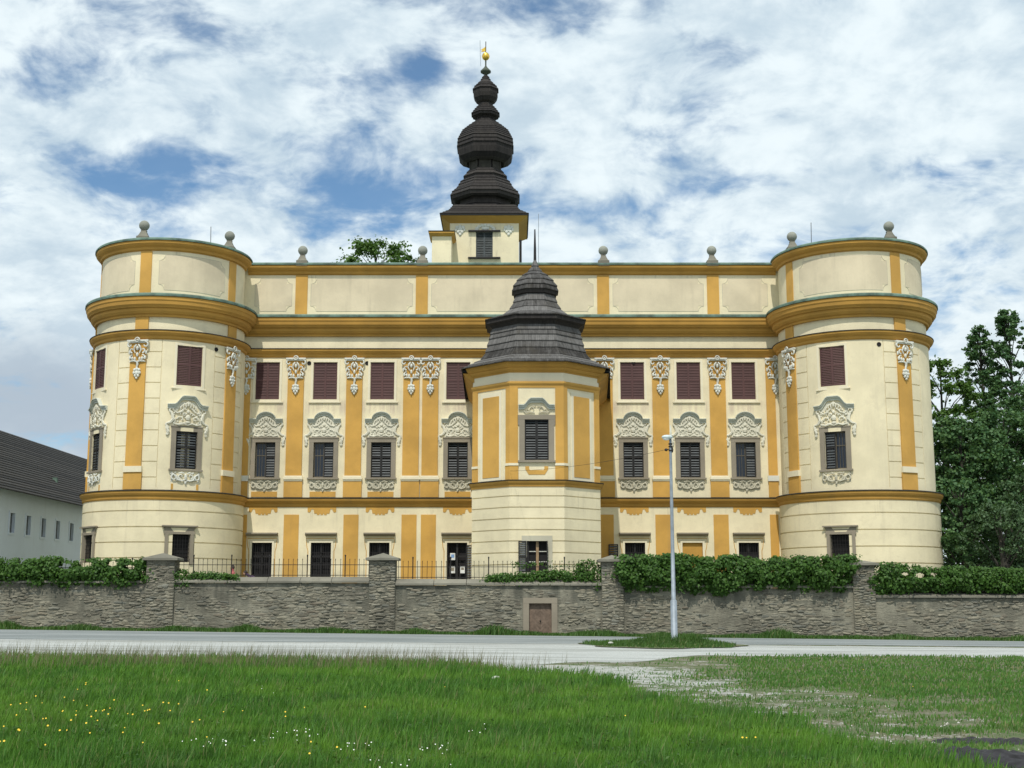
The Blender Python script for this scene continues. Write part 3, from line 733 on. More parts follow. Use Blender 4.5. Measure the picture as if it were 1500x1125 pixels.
# ---- ground floor windows of the facade
gt=zf(795); gb=GRD+.15; gH=gt-gb
GFR=MB(); 
GFR.box(-.74,-.62,0,gH,-.2,.06); GFR.box(.62,.74,0,gH,-.2,.06); GFR.box(-.74,.74,gH,gH+.12,-.2,.062)
GOUT=MB()
for f in (-1,1):
    GOUT.tube([(f*.80,0,.0),(f*.80,gH-.5,.0),(f*.86,gH-.3,0),(f*.90,gH+.0,.0),(f*.90,gH+.26,0),(0,gH+.26,0)],.022,5)
HOOD=MB().sweep([-.96,.96],[(0,.2),(.34,.2),(.34,.12),(.2,.02),(.06,0),(0,0)])
GRATE=MB()
for i in range(9): GRATE.box(-.56+i*.14-.012,-.56+i*.14+.012,0,gH,-.1,-.075)
for z in (gH*.3,gH*.55,gH*.78): GRATE.box(-.62,.62,z,z+.03,-.102,-.073)
DOORS=MB(); DOORS.box(-.06,.06,0,gH,-.16,-.12); DOORS.box(-.62,-.54,0,gH,-.16,-.12); DOORS.box(.54,.62,0,gH,-.16,-.12); DOORS.box(-.62,.62,gH*.68,gH*.68+.1,-.165,-.12)
GB=MB().box(-.62,.62,0,gH,-.004,0)
OS=mk_leaf(.58,gH-.25,16)
PEL=MB(); PEL.poly([(-.88,0),(-.88,-.32),(-.76,-.36),(-.70,-.30),(-.62,-.14),(-.52,-.16),(-.46,-.42),(-.30,-.42),(-.30,-.50),(-.14,-.50),(-.14,-.42),(-.08,-.42),(-.08,-.50),(.08,-.50),(.08,-.42),(.14,-.42),(.14,-.50),(.30,-.50),(.30,-.42),(.46,-.42),(.52,-.16),(.62,-.14),(.70,-.30),(.76,-.36),(.88,-.32),(.88,0)][::-1],0,.02)
for i,x in enumerate(WX):
    FAC.put('painted_pelmet',PEL,M['ochre'],pal,x,zf(743)+.02,LOWD)
    wn=FAC.put('window',GFR,M['frieze'],pal,x,gb,LOWD)
    FAC.put('moulding',GOUT,M['ochre'],wn,x,gb,LOWD)
    FAC.put('hood',HOOD,M['stone'],wn,x,zf(785.5),LOWD)
    if i==5:
        FAC.put('blocked_panel',GB,M['ochre_trim'],wn,x,gb,.01); continue
    FAC.put('pane',GB,M['void'],wn,x,gb,-.24)
    FAC.put('door_leaves',DOORS,M['louvre'],wn,x,gb,LOWD)
    if i!=3: FAC.put('grating',GRATE,M['iron'],wn,x,gb,LOWD)
    if i==3:
        o=FAC.put('shutter',OS,M['louvre'],wn,x+.58,gb+.1,.2)
        for du,dz,s_ in ((-.42,gH-1.05,.30),(-.42,gH-1.85,.30),(.20,gH-1.85,.28)):
            FAC.put('notice',MB().box(0,s_,0,.42,0,.008),M['paper'],wn,x+du,gb+dz,-.02)
            FAC.put('notice_picture',MB().box(.05,s_-.05,.14 if s_>.29 else .2,.34,.008,.012),M['paperblue' if dz>gH-1.2 else 'stone'],wn,x+du,gb+dz,-.02)
    if i==4: FAC.put('shutter',OS,M['louvre'],wn,x-1.62,gb+.15,.2)
# tower ground windows
TGF=MB(); th=1.58
TGF.box(-.78,-.60,-.1,th,-.2,.28); TGF.box(.60,.78,-.1,th,-.2,.28); TGF.box(-.84,.84,th,th+.14,-.2,.30); TGF.poly([(-.78,th+.14),(.78,th+.14),(.88,th+.42),(-.88,th+.42)],.1,.26); TGF.box(-.95,.95,th+.42,th+.5,.1,.42)
TG=MB()
for i in range(8): TG.box(-.6+.15*(i+.5)-.012,-.6+.15*(i+.5)+.012,0,th,0,.025)
for i in range(7): TG.box(-.6,.6,.1+.22*i,.125+.22*i,-.003,.028)
for site,angs in ((TL,(26,-48)),(TR,(-28,))):
    for a in angs:
        u0=R(a)*4.5
        wn=site.put('window',TGF,M['stone'],pal,u0,3.87)
        site.put('pane',MB().box(-.6,.6,0,th,-.004,0),M['void'],wn,u0,3.87,-.16)
        site.put('grating',TG,M['iron'],wn,u0,3.87,.08)
# ---- pilasters
PS=MB().box(-.5,.5,0,zf(524)-zf(697),0,.09); PB=MB().box(-.56,.56,0,.34,0,.14); PB.box(-.60,.60,.10,.24,0,.19); PP=MB().box(-.57,.57,0,zf(705)-zf(728.5),0,.11)
PG=MB().box(-.46,.46,0,zf(754)-GRD,0,.03); PF=MB().box(-.38,.38,0,zf(402.5)-zf(462.5),0,.05)
for i,x in enumerate([-13.51,-9.85,-6.29,-5.1,5.78,9.26,12.83]):
    p=FAC.put('pilaster',PS,M['ochre'],pal,x,zf(697)); FAC.put('capital',CAP,M['white'],p,x,zf(525),.06); FAC.put('pilaster_base',PB,M['frieze'],p,x,zf(705)); FAC.put('pedestal',PP,M['ochre'],p,x,zf(728.5))
    FAC.put('painted_strip',PG,M['ochre'],pal,x+(-.03 if x<0 else 0),GRD,LOWD)
for x,xc in ((-16.62,-16.60),(16.14,16.46)):
    PH=MB().box(-.28,.28,0,zf(524)-zf(697),0,.09)
    p=FAC.put('pilaster',PH,M['ochre'],pal,x,zf(697)); FAC.put('capital',CAP,M['white'],p,xc,zf(525),.02)
    FAC.put('pilaster_base',MB().box(-.34,.34,0,.34,0,.16),M['white'],p,x,zf(705)); FAC.put('pedestal',MB().box(-.30,.30,0,zf(705)-zf(728.5),0,.11),M['ochre'],p,x,zf(728.5))
    FAC.put('painted_strip',MB().box(-.26,.26,0,zf(754)-GRD,0,.03),M['ochre'],pal,x+.1 if x<0 else x-.05,GRD,LOWD)
for x in (-13.35,-5.72,5.78,12.75): FAC.put('attic_pilaster',PF,M['ochre'],pal,x,zf(462.5),-.2)
PSr=MB().box(-.48,.48,0,zf(524)-zf(697),0,.09,4); PBr=MB().box(-.54,.54,0,.34,0,.18,4); PPr=MB().box(-.54,.54,0,zf(705)-zf(728.5),0,.12,4)
PFr=MB().box(-.36,.36,0,zf(402.5)-zf(462.5),0,.05,3); PFz=MB().box(-.40,.40,0,zf(493)-zf(511),0,.09,3)
for site,pl in ((TL,(-9,66,-78)),(TR,(25,-68))):
    for a in pl:
        u0=R(a)*4.5
        p=site.put('pilaster',PSr,M['ochre'],pal,u0,zf(697)); site.put('capital',CAP,M['white'],p,u0,zf(525),.06)
        site.put('pilaster_base',PBr,M['frieze'],p,u0,zf(705)); site.put('pedestal',PPr,M['ochre'],p,u0,zf(728.5))
        site.put('attic_pilaster',PFr,M['ochre'],pal,u0+(.12 if site is TL else -.1),zf(462.5),-.2)
        site.put('frieze_block',PFz,M['ochre'],pal,u0+(.1 if site is TL else -.1),zf(511),-.08)
# ---- attic panel mouldings
def panel(site,u0,u1,d):
    z0,z1=zf(455),zf(407); r_=.35; w_=u1-u0; n=max(2,int(w_/.3)); pts=[]
    for i in range(5): a=math.pi+math.pi/2*0-i*math.pi/8; 
    def cor(cu,cz,a0,a1): return [(cu+r_*math.cos(a0+(a1-a0)*i/4),cz+r_*math.sin(a0+(a1-a0)*i/4)) for i in range(5)]
    def seg(a,b,k): return [(a[0]+(b[0]-a[0])*i/k,a[1]+(b[1]-a[1])*i/k) for i in range(1,k)]
    # concave notched corners
    pts+=cor(u0,z0,math.pi/2,0)[::1]; pts+=seg((u0+r_,z0),(u1-r_,z0),n); pts+=cor(u1,z0,math.pi,math.pi/2)
    pts+=seg((u1,z0+r_),(u1,z1-r_),3); pts+=cor(u1,z1,-math.pi/2,-math.pi); pts+=seg((u1-r_,z1),(u0+r_,z1),n); pts+=cor(u0,z1,0,-math.pi/2); pts+=seg((u0,z1-r_),(u0,z0+r_),3); pts.append(pts[0])
    for a,b,e in ((u0,u0+r_,r_),(u0+r_,u1-r_,0),(u1-r_,u1,r_)):
        k=max(1,int((b-a)/.3)); pm=MB().sweep([a+(b-a)*i/k for i in range(k+1)],[(d-.02,z1-e),(d+.012,z1-e),(d+.012,z0+e),(d-.02,z0+e)])
        link('attic_panel',pm.mesh('attic_panel',M['dirtycream'],site.P),pal)
    link('panel_moulding',MB().tube([(a,b,d+.005) for a,b in pts],.015,5).mesh('panel_moulding',M['greyorn'],site.P),pal)
for a,b in ((-16.3,-13.95),(-12.75,-6.3),(-5.1,5.15),(6.4,12.15),(13.35,16.2)): panel(FAC,a,b,-.2)
for a,b in ((-68,-17),(3,58)): panel(TL,R(a)*4.5,R(b)*4.5,-.2)
for a,b in ((-57,16),(34,70)): panel(TR,R(a)*4.5,R(b)*4.5,-.2)
# ---- vents
VENT=MB().lathe([(.13,-.02),(.13,.03),(.09,.03),(.09,.01),(0.001,.01)],12)
for x,y,site in ((453,532,FAC),(538,532,FAC),(928,530,FAC)):
    X,_=at(x,y,80); m=MB(); m.v=[(a,c,b) for a,b,c in VENT.v]; m.f=list(VENT.f); FAC.put('vent_hole',m,M['void'],pal,X,zf(y)+.0,.0)
for site,a,y in ((TL,50,519),(TR,5,504),(TR,-63,512)):
    m=MB(); m.v=[(p,q,s_) for p,s_,q in [(v_[0],v_[1],v_[2]) for v_ in VENT.v]]; m.f=list(VENT.f); site.put('vent_hole',m,M['void'],pal,R(a)*4.5,16.45,0)
# ---- roofs behind the parapet and rest of the body
link('roof',MB().box(-20,20,zf(388)-.1,zf(388)+.05,-104,-79.85).mesh('roof',M['copper'],lambda u,z,d:(u,-d,z)),pal)
for s_ in (TL,TR): link('tower_roof',MB().lathe([(4.45,zf(388)),(3,zf(388)+.15),(.01,zf(388)+.5)],48,(s_.cx,-s_.cy)).mesh('tower_roof',M['copper'],lambda u,z,d:(u,-d,z)),pal)
for a,b,c,d in ((-20,-19.8,80,104),(19.8,20,80,104),(-20,20,103.8,104)):
    link('wall',MB().box(a,b,GRD-.3,zf(388)-.12,-d,-c).mesh('wall',M['cream'],lambda u,z,d:(u,-d,z)),pal)
# ---- parapet finials
FIN=MB(); FIN.lathe([(.50,-.2),(.50,.14),(.42,.17),(.34,.26),(.20,.50),(.22,.56),(.14,.60)],4,rot=math.pi/4); 
BALL=MB().lathe([(.31*math.sin(math.pi*i/8)+.001,.86-.31*math.cos(math.pi*i/8)) for i in range(9)],14)
ztop=zf(388)+.1
def finial(X,Y,z,sc=1):
    k=FIN if abs(X)>99 else FIN
    p=Flat(0,Y).put('finial',FIN,M['coping'],pal,X,z); Flat(0,Y).put('ball',BALL,M['finial'],p,X,z,smooth=True); return p
for x in (443,619,884,1043): finial(at(x,380,80)[0],80.1,ztop)
for px,cx_,yb in ((209,-21.05,349),(337,-21.05,371),(1160,21,368),(1304,21,349)):
    best=min((abs(750+F*(cx_+4.3*math.sin(R(a)))/((78.7-4.3*math.cos(R(a)))*math.cos(TH)+21*math.sin(TH))-px),a) for a in range(-88,89))[1]
    finial(cx_+4.25*math.sin(R(best)),78.7-4.25*math.cos(R(best)),ztop)
finial(-24.6,80.4,ztop-.15)
for px,py0,py1,Y in ((309,332,372,79),(1188,326,360,79)):
    a=at(px,py1,Y); b=at(px,py0,Y); link('lightning_rod',MB().tube([(a[0],a[1]-1.2,-Y),(b[0],b[1],-Y)],.02,5).mesh('lightning_rod',M['iron'],lambda u,z,d:(u,-d,z)),pal)
WORLD=lambda u,z,d:(u,-d,z)
# ---- octagonal shingled roofs, course by course
def ring_course(m,c,r0,z0,r1,z1,n,rot,lip=.075):
    """one course from lower (r0,z0) to upper (r1,z1); r are apothems"""
    k=1/math.cos(math.pi/n)
    m.lathe([((r0-.02)*k,z0-.02),((r0+lip)*k,z0-.02),((r0+lip)*k,z0+.02),(r1*k+.005,z1+.015),((r1-.12)*k if r1>.2 else .01,z1-.0)],n,(c[0],-c[1]),rot,cap=False)
def oct_roof(c,prof,n,mat,rot,step=.27,x0=0,sq=None):
    vi=0
    for (r0,z0,k0),(r1,z1,k1) in zip(prof,prof[1:]):
        L=math.hypot(r1-r0,z1-z0)
        if k0=='s':   # soffit or plain face: one piece
            m=MB(); k=1/math.cos(math.pi/n); m.lathe([(r0*k,z0),(r1*k,z1)],n,(c[0],-c[1]),rot,cap=False)
            vi+=1; link('shingle_course',m.mesh('shingle_course',M['darkshingle'],WORLD,uvf=lambda p_,v_,vv=vi:(v_[0]+50,vv+.5)),pal); continue
        cnt=max(1,round(L/step))
        for i in range(cnt):
            a,b=i/cnt,(i+1)/cnt; m=MB(); vi+=1
            ring_course(m,c,r0+(r1-r0)*a,z0+(z1-z0)*a,r0+(r1-r0)*b,z0+(z1-z0)*b,n,rot)
            vv=vi
            def uvf(p,v_,vv=vv):
                nrm=p.normal; t=Vector((-nrm.y,nrm.x,0)); 
                if t.length<.1: t=Vector((1,0,0))
                t.normalize(); return (v_[0]*t.x-v_[2]*t.y+50+vv*.37, vv+.5)
            link('shingle_course',m.mesh('shingle_course',M[mat],WORLD,uvf=uvf),pal)
zq=lambda y: at(786,y,68.2)[1]
za=lambda y: at(786,y,71.3)[1]
def apo(hw,y): # apothem at the octagon's axis for half width hw px
    z=za(y); return hw/F*(71.3*math.cos(TH)+(z-EYE)*math.sin(TH))
ze=zb(529.2)
# profile measured on the front face (distance 71.3-r)
def zfr(y,r_): return at(786,y,byc-r_)[1]
PR=[(4.0,zfr(528.7,4.0),'c'),(3.30,zfr(516.5,3.30),'c'),(3.02,zfr(506,3.02),'c'),(2.80,zfr(487,2.80),'c'),(2.66,zfr(473,2.66),'s'),(2.80,zfr(468,2.80),'s'),(3.04,zfr(464,3.04),'s'),(3.04,zfr(457.5,3.04),'c'),
    (2.1,zfr(453.0,2.1),'c'),(1.66,zfr(446,1.66),'c'),(1.42,zfr(437,1.42),'c'),(1.28,zfr(428,1.28),'s'),(1.44,zfr(426,1.44),'s'),(1.50,zfr(420,1.50),'c'),(1.42,zfr(413,1.42),'c'),(1.18,zfr(406,1.18),'c'),(.80,zfr(400,.8),'c'),(.40,zfr(396,.4),'c'),(.16,zfr(389,.16),'c'),(.05,zfr(380,.05),'c')]
PR=[PR[0]]+[(r_*(.895 if i_<7 else .82),z_,k_) for i_,(r_,z_,k_) in enumerate(PR[1:])]
oct_roof((1.3,byc),PR,8,'shingle',math.pi/8,.37)
zt_=zfr(386,.12)
link('roof_spike',MB().tube([(1.3,zt_-.3,-byc),(1.3,zt_+.9,-byc),(1.3,at(785,336,byc)[1],-byc)],[.09,.07,.035],8).mesh('roof_spike',M['iron'],WORLD),pal)
# link roof between bay and facade
ez=zfr(528.7,4.0)
BE=[(bx-ba-.62,80.0),(bx-ba-.62,byc-hs-.15),(bx,byc-1),(bx+ba+.62,byc-hs-.15),(5.95,80.0)]
m=MB()
m.add([(bx-ba-.80,ez-.06,-80.1),(bx-ba-.62,ez-.06,-(byc-1.5)),(bx+ba+.66,ez-.06,-(byc-1.5)),(6.15,ez-.06,-80.1),(1.3,ez+.9,-80.1),(1.3,ez+.9,-(byc+.5)),
       (bx-ba-.80,ez-.24,-80.1),(bx-ba-.62,ez-.24,-(byc-1.5)),(bx+ba+.66,ez-.24,-(byc-1.5)),(6.15,ez-.24,-80.1)],
      [(0,1,5,4),(2,3,4,5),(1,2,5),(6,7,1,0),(7,8,2,1),(8,9,3,2)])
link('link_roof',m.mesh('link_roof',M['darktrim'],WORLD),pal)
m2=MB(); e_=.10; m2.add([(bx-ba-.60,ez-.17,-80.1),(bx-ba-.60,ez-.17,-(byc-1.5)),(bx+ba+.60,ez-.17,-(byc-1.5)),(5.90,ez-.17,-80.1),(bx-ba-.05,ez-.75,-80.1),(bx-ba-.05,ez-.75,-(byc-1.5)),(bx+ba+.05,ez-.75,-(byc-1.5)),(5.15,ez-.75,-80.1)],[(0,1,5,4),(2,3,7,6),(0,3,2,1),(1,2,6,5)])
link('link_soffit',m2.mesh('link_soffit',M['ochre_trim'],WORLD),pal)
# ---- spire tower
ty=92.3; tx=at(711,330,ty)[0]
hwid=(at(760,350,89.6)[0]-at(659,350,89.6)[0])/2; tcx=(at(760,350,89.6)[0]+at(659,350,89.6)[0])/2
TW=hwid; tyf=89.6; tyc=tyf+TW
tz=lambda y: at(711,y,tyf)[1]
et=tz(327)
TF=Flat(tcx,tyf)
TWS=Poly([(tcx-TW,tyf+2*TW),(tcx-TW,tyf),(tcx+TW,tyf),(tcx+TW,tyf+2*TW)],1)
relief('spire_tower_wall',TWS,M['cream'],pal,TWS.L[0],TWS.L[-1],zf(388)-.2,et+.3,[(-.60,.60,tz(377),tz(340),-.2)],ucuts=TWS.L)
spx=at(700.5,350,tyf)[0]-tcx
# the window
SW=MB(); SW.box(-1.15,1.15,-.12,-.02,0,.22)
wn=TF.put('window',SW,M['iron'],pal,-.3*0+0.0,tz(377))
TF.put('lintel',MB().box(-1.15,1.15,0,.1,0,.22),M['iron'],wn,0,tz(340)); SLF=mk_leaf(.60,tz(340)-tz(377),14)
for a in (-.6,0): TF.put('shutter',SLF,M['slate'],wn,a,tz(377),-.05)
TF.put('shutter_backing',MB().box(-.6,.6,0,tz(340)-tz(377),-.01,0),M['slate'],wn,0,tz(377),-.1)
so_=MB()
for a,b,r_ in ((0,0,.2),(-.22,.14,.14),(.22,.14,.14),(0,.2,.15),(-.14,-.18,.12),(.14,-.18,.12),(0,-.36,.12),(-.3,-.05,.1),(.3,-.05,.1)): so_.blob((a,b,.04),r_,r_,.07)
for px in (674,745): TF.put('star_relief',so_,M['white'],pal,at(px,337,tyf)[0]-tcx,tz(336))
ar=MB()
for i in range(9): a=math.pi*i/8; ar.blob((.62*math.cos(a),.36*math.sin(a),.04),.16,.12,.07)
ar.blob((0,.12,.04),.3,.14,.06); TF.put('arch_relief',ar,M['white'],pal,at(711,335,tyf)[0]-tcx,tz(337))
# eaves of the spire tower: sloping ochre soffit and square skirt
EO=.62
m=MB(); k=math.sqrt(2)
ezt=at(711,315.5,tyf-EO)[1]
m.lathe([(TW*k-.02,et-.02),((TW+EO)*k,ezt)],4,(tcx,-tyc),math.pi/4,cap=False); link('eaves_soffit',m.mesh('eaves_soffit',M['ochre_trim'],WORLD),pal)
m=MB(); m.lathe([((TW+EO)*k,ezt),((TW+EO+.06)*k,ezt),((TW+EO+.06)*k,ezt+.14),((TW+EO-.3)*k,ezt+.2)],4,(tcx,-tyc),math.pi/4,cap=False); link('eaves_board',m.mesh('eaves_board',M['darktrim'],WORLD),pal)
def hw(px,z): return px/3.2125/F*(tyc*math.cos(TH)+(z-EYE)*math.sin(TH))
def row(zoomy,halfpx,kind='c',front=True):
    y=50+zoomy/3.2125; r_=halfpx/3.2125/F*(tyc+5)
    z=at(711,y,tyc-r_ if front else tyc)[1]; return (r_,z,kind)
# square skirt courses
r0=TW+EO+.02; z0=ezt+.14
sk=[(r0,z0),(r0*.80,at(711,307.5,tyc-r0*.80)[1]),(r0*.70,at(711,300,tyc-r0*.7)[1])]
vi=500
for (ra,a_),(rb,b_) in zip(sk,sk[1:]):
    for i in range(3):
        p,q=i/3,(i+1)/3; m=MB(); ring_course(m,(tcx,tyc),ra+(rb-ra)*p,a_+(b_-a_)*p,ra+(rb-ra)*q,a_+(b_-a_)*q,4,math.pi/4); vi+=1
        link('shingle_course',m.mesh('shingle_course',M['darkshingle'],WORLD,uvf=lambda p_,v_,vv=vi:(v_[0]+v_[2]+200,vv+.5)),pal)
TX=at(711,250,tyc)[0]
SP=[row(808,128),row(790,118),row(770,114,'s'),row(764,118,'s'),row(757,140,'s'),row(745,154,'s'),row(728,157),row(712,150),row(698,128),row(672,112),row(662,96,'s'),row(656,103,'s'),row(648,103),row(634,88),row(620,75,'s'),
    row(580,73,'s'),row(585,92,'s'),row(570,112,'s'),row(545,130,'s'),row(518,135,'s'),row(497,136),row(462,133),row(444,122),row(426,110),row(410,78),row(397,47),row(388,38,'s'),
    row(380,44,'s'),row(368,64,'s'),row(356,66),row(340,50),row(326,32),row(316,30,'s'),row(306,44,'s'),row(285,56,'s'),row(265,61,'s'),row(244,60),row(232,52),row(222,34),row(210,20),row(192,8)]
SP=[(r_*(.93 if i_>10 else .985),z_,k_) for i_,(r_,z_,k_) in enumerate(SP)]
oct_roof((TX,tyc),SP,8,'darkshingle',math.pi/8,.26)
# lantern openings
lz=row(600,73)[1]; 
for k_ in range(-1,2):
    a=k_*math.pi/4; r_=row(600,73)[0]+.02
    m=MB(); m.frame(-.42,.42,-.5,.5,.1,0,.05); m.box(-.32,.32,-.4,.4,.0,.01)
    link('lantern_window',m.mesh('lantern_window',M['trunk'],lambda u,z,d,a=a,r_=r_:(TX+(r_+d)*math.sin(a)+u*math.cos(a),tyc-(r_+d)*math.cos(a)+u*math.sin(a),lz+z)),pal)
def zx(zy): return at(711,50+zy/3.2125,tyc)[1]
top=MB(); u_=.0157
top.lathe([(.30,zx(215)),(.16,zx(198)),(.10,zx(192)),(.40,zx(180)),(.42,zx(176)),(.14,zx(158)),(.06,zx(150)),(.06,zx(125))],8,(TX,-tyc),math.pi/8)
link('spire_tip',top.mesh('spire_tip',plain('aged_dark_copper',(.06,.075,.055),.8),WORLD),pal)
zc=zx(105); gb_=MB().lathe([(.29*math.sin(math.pi*i/10)+.001,zc-.31*math.cos(math.pi*i/10)) for i in range(11)],16,(TX,-tyc))
link('golden_ball',gb_.mesh('golden_ball',M['gold'],WORLD,True),pal)
zr=zx(35); m=MB().tube([(TX,zc,-tyc),(TX,zr,-tyc)],.03,6); link('vane_rod',m.mesh('vane_rod',M['iron'],WORLD),pal)
m=MB(); a=zx(82); b=zx(62)
m.add([(TX,a,-tyc),(TX-.36,a-.02,-tyc),(TX-.24,(a+b)/2-.05,-tyc),(TX-.42,b-.22,-tyc),(TX-.1,b-.02,-tyc),(TX,b+.1,-tyc)],[(0,1,2,3,4,5)])
m.add([(x,y,z-.03) for x,y,z in m.v[:6]],[(5,4,3,2,1,0)])
link('weather_vane',m.mesh('weather_vane',M['gold'],WORLD),pal)
m=MB().tube([(TX-.38,zx(150),-tyc),(TX-.42,zx(90),-tyc),(TX-.44,zx(30),-tyc)],.018,5); link('lightning_rod',m.mesh('lightning_rod',M['galv'],WORLD),pal)
m=MB().tube([(at(605/3.2125+600,350,tyc)[0],zf(388),-tyc),(at(789,350,tyc)[0],zx(845),-tyc)],.02,5); link('lightning_rod',m.mesh('lightning_rod',M['galv'],WORLD),pal)
# downpipe on the spire tower's right edge
link('downpipe',MB().tube([(tcx+TW+.12,zf(388),-tyf-.3),(tcx+TW+.12,tz(350),-tyf-.3)],.09,8).mesh('downpipe',M['iron'],WORLD),pal)
# side turret
cX0,cX1=at(632.7,365,87.5)[0],at(661,365,87.5)[0]; cz=at(645,346,87.5)[1]
link('roof_turret',MB().box(cX0,cX1,zf(388),cz,-89.4,-87.5).mesh('roof_turret',M['cream'],WORLD),pal)
m=MB(); m.add([(cX0,cz-.02,-89.4),(cX1,cz-.02,-89.4),(cX1,cz-.02,-87.5),(cX0,cz-.02,-87.5),(cX0-.22,cz+.16,-89.7),(cX1+.22,cz+.16,-89.7),(cX1+.22,cz+.16,-87.2),(cX0-.22,cz+.16,-87.2),
  (cX0-.22,cz+.26,-89.7),(cX1+.22,cz+.26,-89.7),(cX1+.22,cz+.26,-87.2),(cX0-.22,cz+.26,-87.2)],[(0,1,5,4),(1,2,6,5),(2,3,7,6),(3,0,4,7),(4,5,9,8),(5,6,10,9),(6,7,11,10),(7,4,8,11),(8,9,10,11)])
link('turret_roof',m.mesh('turret_roof',M['ochre_trim'],WORLD),pal)
link('turret_flashing',MB().box(cX0-.25,cX1+.25,cz+.262,cz+.32,-89.72,-87.17).mesh('turret_flashing',M['darktrim'],WORLD),pal)
# ================================================================== BARN
barn=thing('barn',(-32.4,82,GRD),'white barn with long dark shingle roof and a row of small slit windows','barn')
BX=-32.0
class Side:
    def P(s,u,z,d): return (BX+d,u,z)
SD=Side()
wy=[83.3,86.1,88.9,91.7,94.6,97.6,100.6,80.5,77.7,74.9]
rr=[(y-.42,y+.42,5.95,7.27,-.35) for y in wy]
ez_b=8.45
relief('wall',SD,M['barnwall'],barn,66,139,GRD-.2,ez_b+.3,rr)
link('gable_wall',MB().box(BX-14,BX,GRD-.2,ez_b+.2,-66.2,-66).mesh('gable_wall',M['barnwall'],WORLD),barn)
for y in wy:
    wn=link('window',MB().frame(-.54,.54,-.1,1.44,.14,0,.05).mesh('window',M['barnwall'],lambda u,z,d:(d,u,z)),barn,(BX,y,5.94))
    link('pane',MB().box(-.42,.42,0,1.32,-.31,-.3).mesh('pane',M['void'],lambda u,z,d:(d,u,z)),wn,(BX,y,5.95))
    m=MB(); [m.box(a-.015,a+.015,0,1.32,-.12,-.09) for a in (-.2,0,.2)]; link('bar',m.mesh('bar',M['iron'],lambda u,z,d:(d,u,z)),wn,(BX,y,5.95))
# roof: 26 shingle courses from the eave to the ridge
ex,ezr=BX+.75,ez_b+.05; rx_=BX-6.2; rzr=at(0,629,96)[1]
rzr=EYE+(880-630)/1900.*((BX-6.2)/-750*1900)*.985
nC=26
for i in range(nC):
    a,b=i/nC,(i+1)/nC; x0=ex+(rx_-ex)*a; z0=ezr+(rzr-ezr)*a; x1=ex+(rx_-ex)*b; z1=ezr+(rzr-ezr)*b
    m=MB(); m.add([(x0+.03,z0+.0,-65.5),(x0+.03,z0,-140),(x0+.02,z0+.07,-140),(x0+.02,z0+.07,-65.5),(x1,z1+.01,-65.5),(x1,z1+.01,-140)],[(0,1,2,3),(3,2,5,4)])
    link('shingle_course',m.mesh('shingle_course',M['barnshingle'],WORLD,uvf=lambda p,v_,vv=i:(-v_[2],vv+.5)),barn)
m=MB(); m.add([(rx_,rzr,-65.5),(rx_,rzr,-140),(rx_-7,ezr,-140),(rx_-7,ezr,-65.5)],[(0,1,2,3)]); m.add([(ex+.02,ezr-.02,-65.5),(ex+.02,ezr-.02,-140),(BX-.1,ezr+.3,-140),(BX-.1,ezr+.3,-65.5)],[(0,1,2,3)])
link('roof_back',m.mesh('roof_back',M['darktrim'],WORLD),barn)
link('lightning_rod',MB().tube([(BX-4.2,12.,-90.5),(BX-4.2,15.1,-90.5)],.02,5).mesh('lightning_rod',M['iron'],WORLD),barn)
m=MB(); m.box(BX-1.6,BX-1.3,10.2,10.6,-95,-94.7); link('roof_hatch',m.mesh('roof_hatch',M['copper'],WORLD),barn)
# ================================================================== RETAINING WALL
WY=63.0
wall=thing('retaining_wall',(0,WY,0),'grey rubble stone wall with four capped piers below the palace','wall')
piers=[(-17.55,-16.2,3.62,3.98),(-6.85,-5.6,3.62,3.98),(4.3,5.35,3.55,3.88),(16.35,17.4,3.38,3.64)]
segs=[(-45,-17.55,2.53,2.70),(-16.2,-6.85,2.54,2.84),(-5.6,4.3,2.42,2.74),(5.35,16.35,2.30,2.60),(17.4,45,1.84,2.06)]
dx0,dx1,dzt=at(775,900,WY)[0],at(808,900,WY)[0],1.58
m=MB()
for a,b,zb_,zt2 in segs:
    for p,q,lo in ((a,min(b,dx0-.28),-1),(max(a,dx0-.28),min(b,dx1+.28),dzt+.26),(max(a,dx1+.28),b,-1)):
        if q-p>.01: m.box(p,q,lo,zb_,-WY-.6,-WY)
m.v=[(a,b,c) for a,b,c in m.v]
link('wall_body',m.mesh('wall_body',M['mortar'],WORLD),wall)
for a,b,c,d in piers:
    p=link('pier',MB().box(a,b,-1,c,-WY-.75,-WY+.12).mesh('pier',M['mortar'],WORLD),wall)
    mx_,my=(a+b)/2,-WY-.3; h=(b-a)/2+.17
    q=MB(); q.add([(a-.17,c,my-.62),(b+.17,c,my-.62),(b+.17,c,my+.62),(a-.17,c,my+.62),(a-.17,c+.11,my-.62),(b+.17,c+.11,my-.62),(b+.17,c+.11,my+.62),(a-.17,c+.11,my+.62),(mx_,d,my)],
          [(0,1,2,3),(0,1,5,4),(1,2,6,5),(2,3,7,6),(3,0,4,7),(4,5,8),(5,6,8),(6,7,8),(7,4,8)])
    link('pier_cap',q.mesh('pier_cap',M['coping'],WORLD),p)
rc=random.Random(5)
for a,b,c,d in segs:
    x=a
    while x<b-.05:
        L=min(rc.uniform(1.5,2.6),b-x)
        if b-x-L<.5: L=b-x
        o1,o2=rc.uniform(-.012,.012),rc.uniform(-.012,.012)
        link('coping_slab',MB().sweep([x+.012,x+L-.012],[(-WY-.72,c+.01+o1),(-WY+.13,c+.01+o1),(-WY+.13,c+.10+o1),(-WY-.28,d+o2),(-WY-.72,c+.12+o1)]).mesh('coping_slab',M['coping'],WORLD),wall)
        x+=L
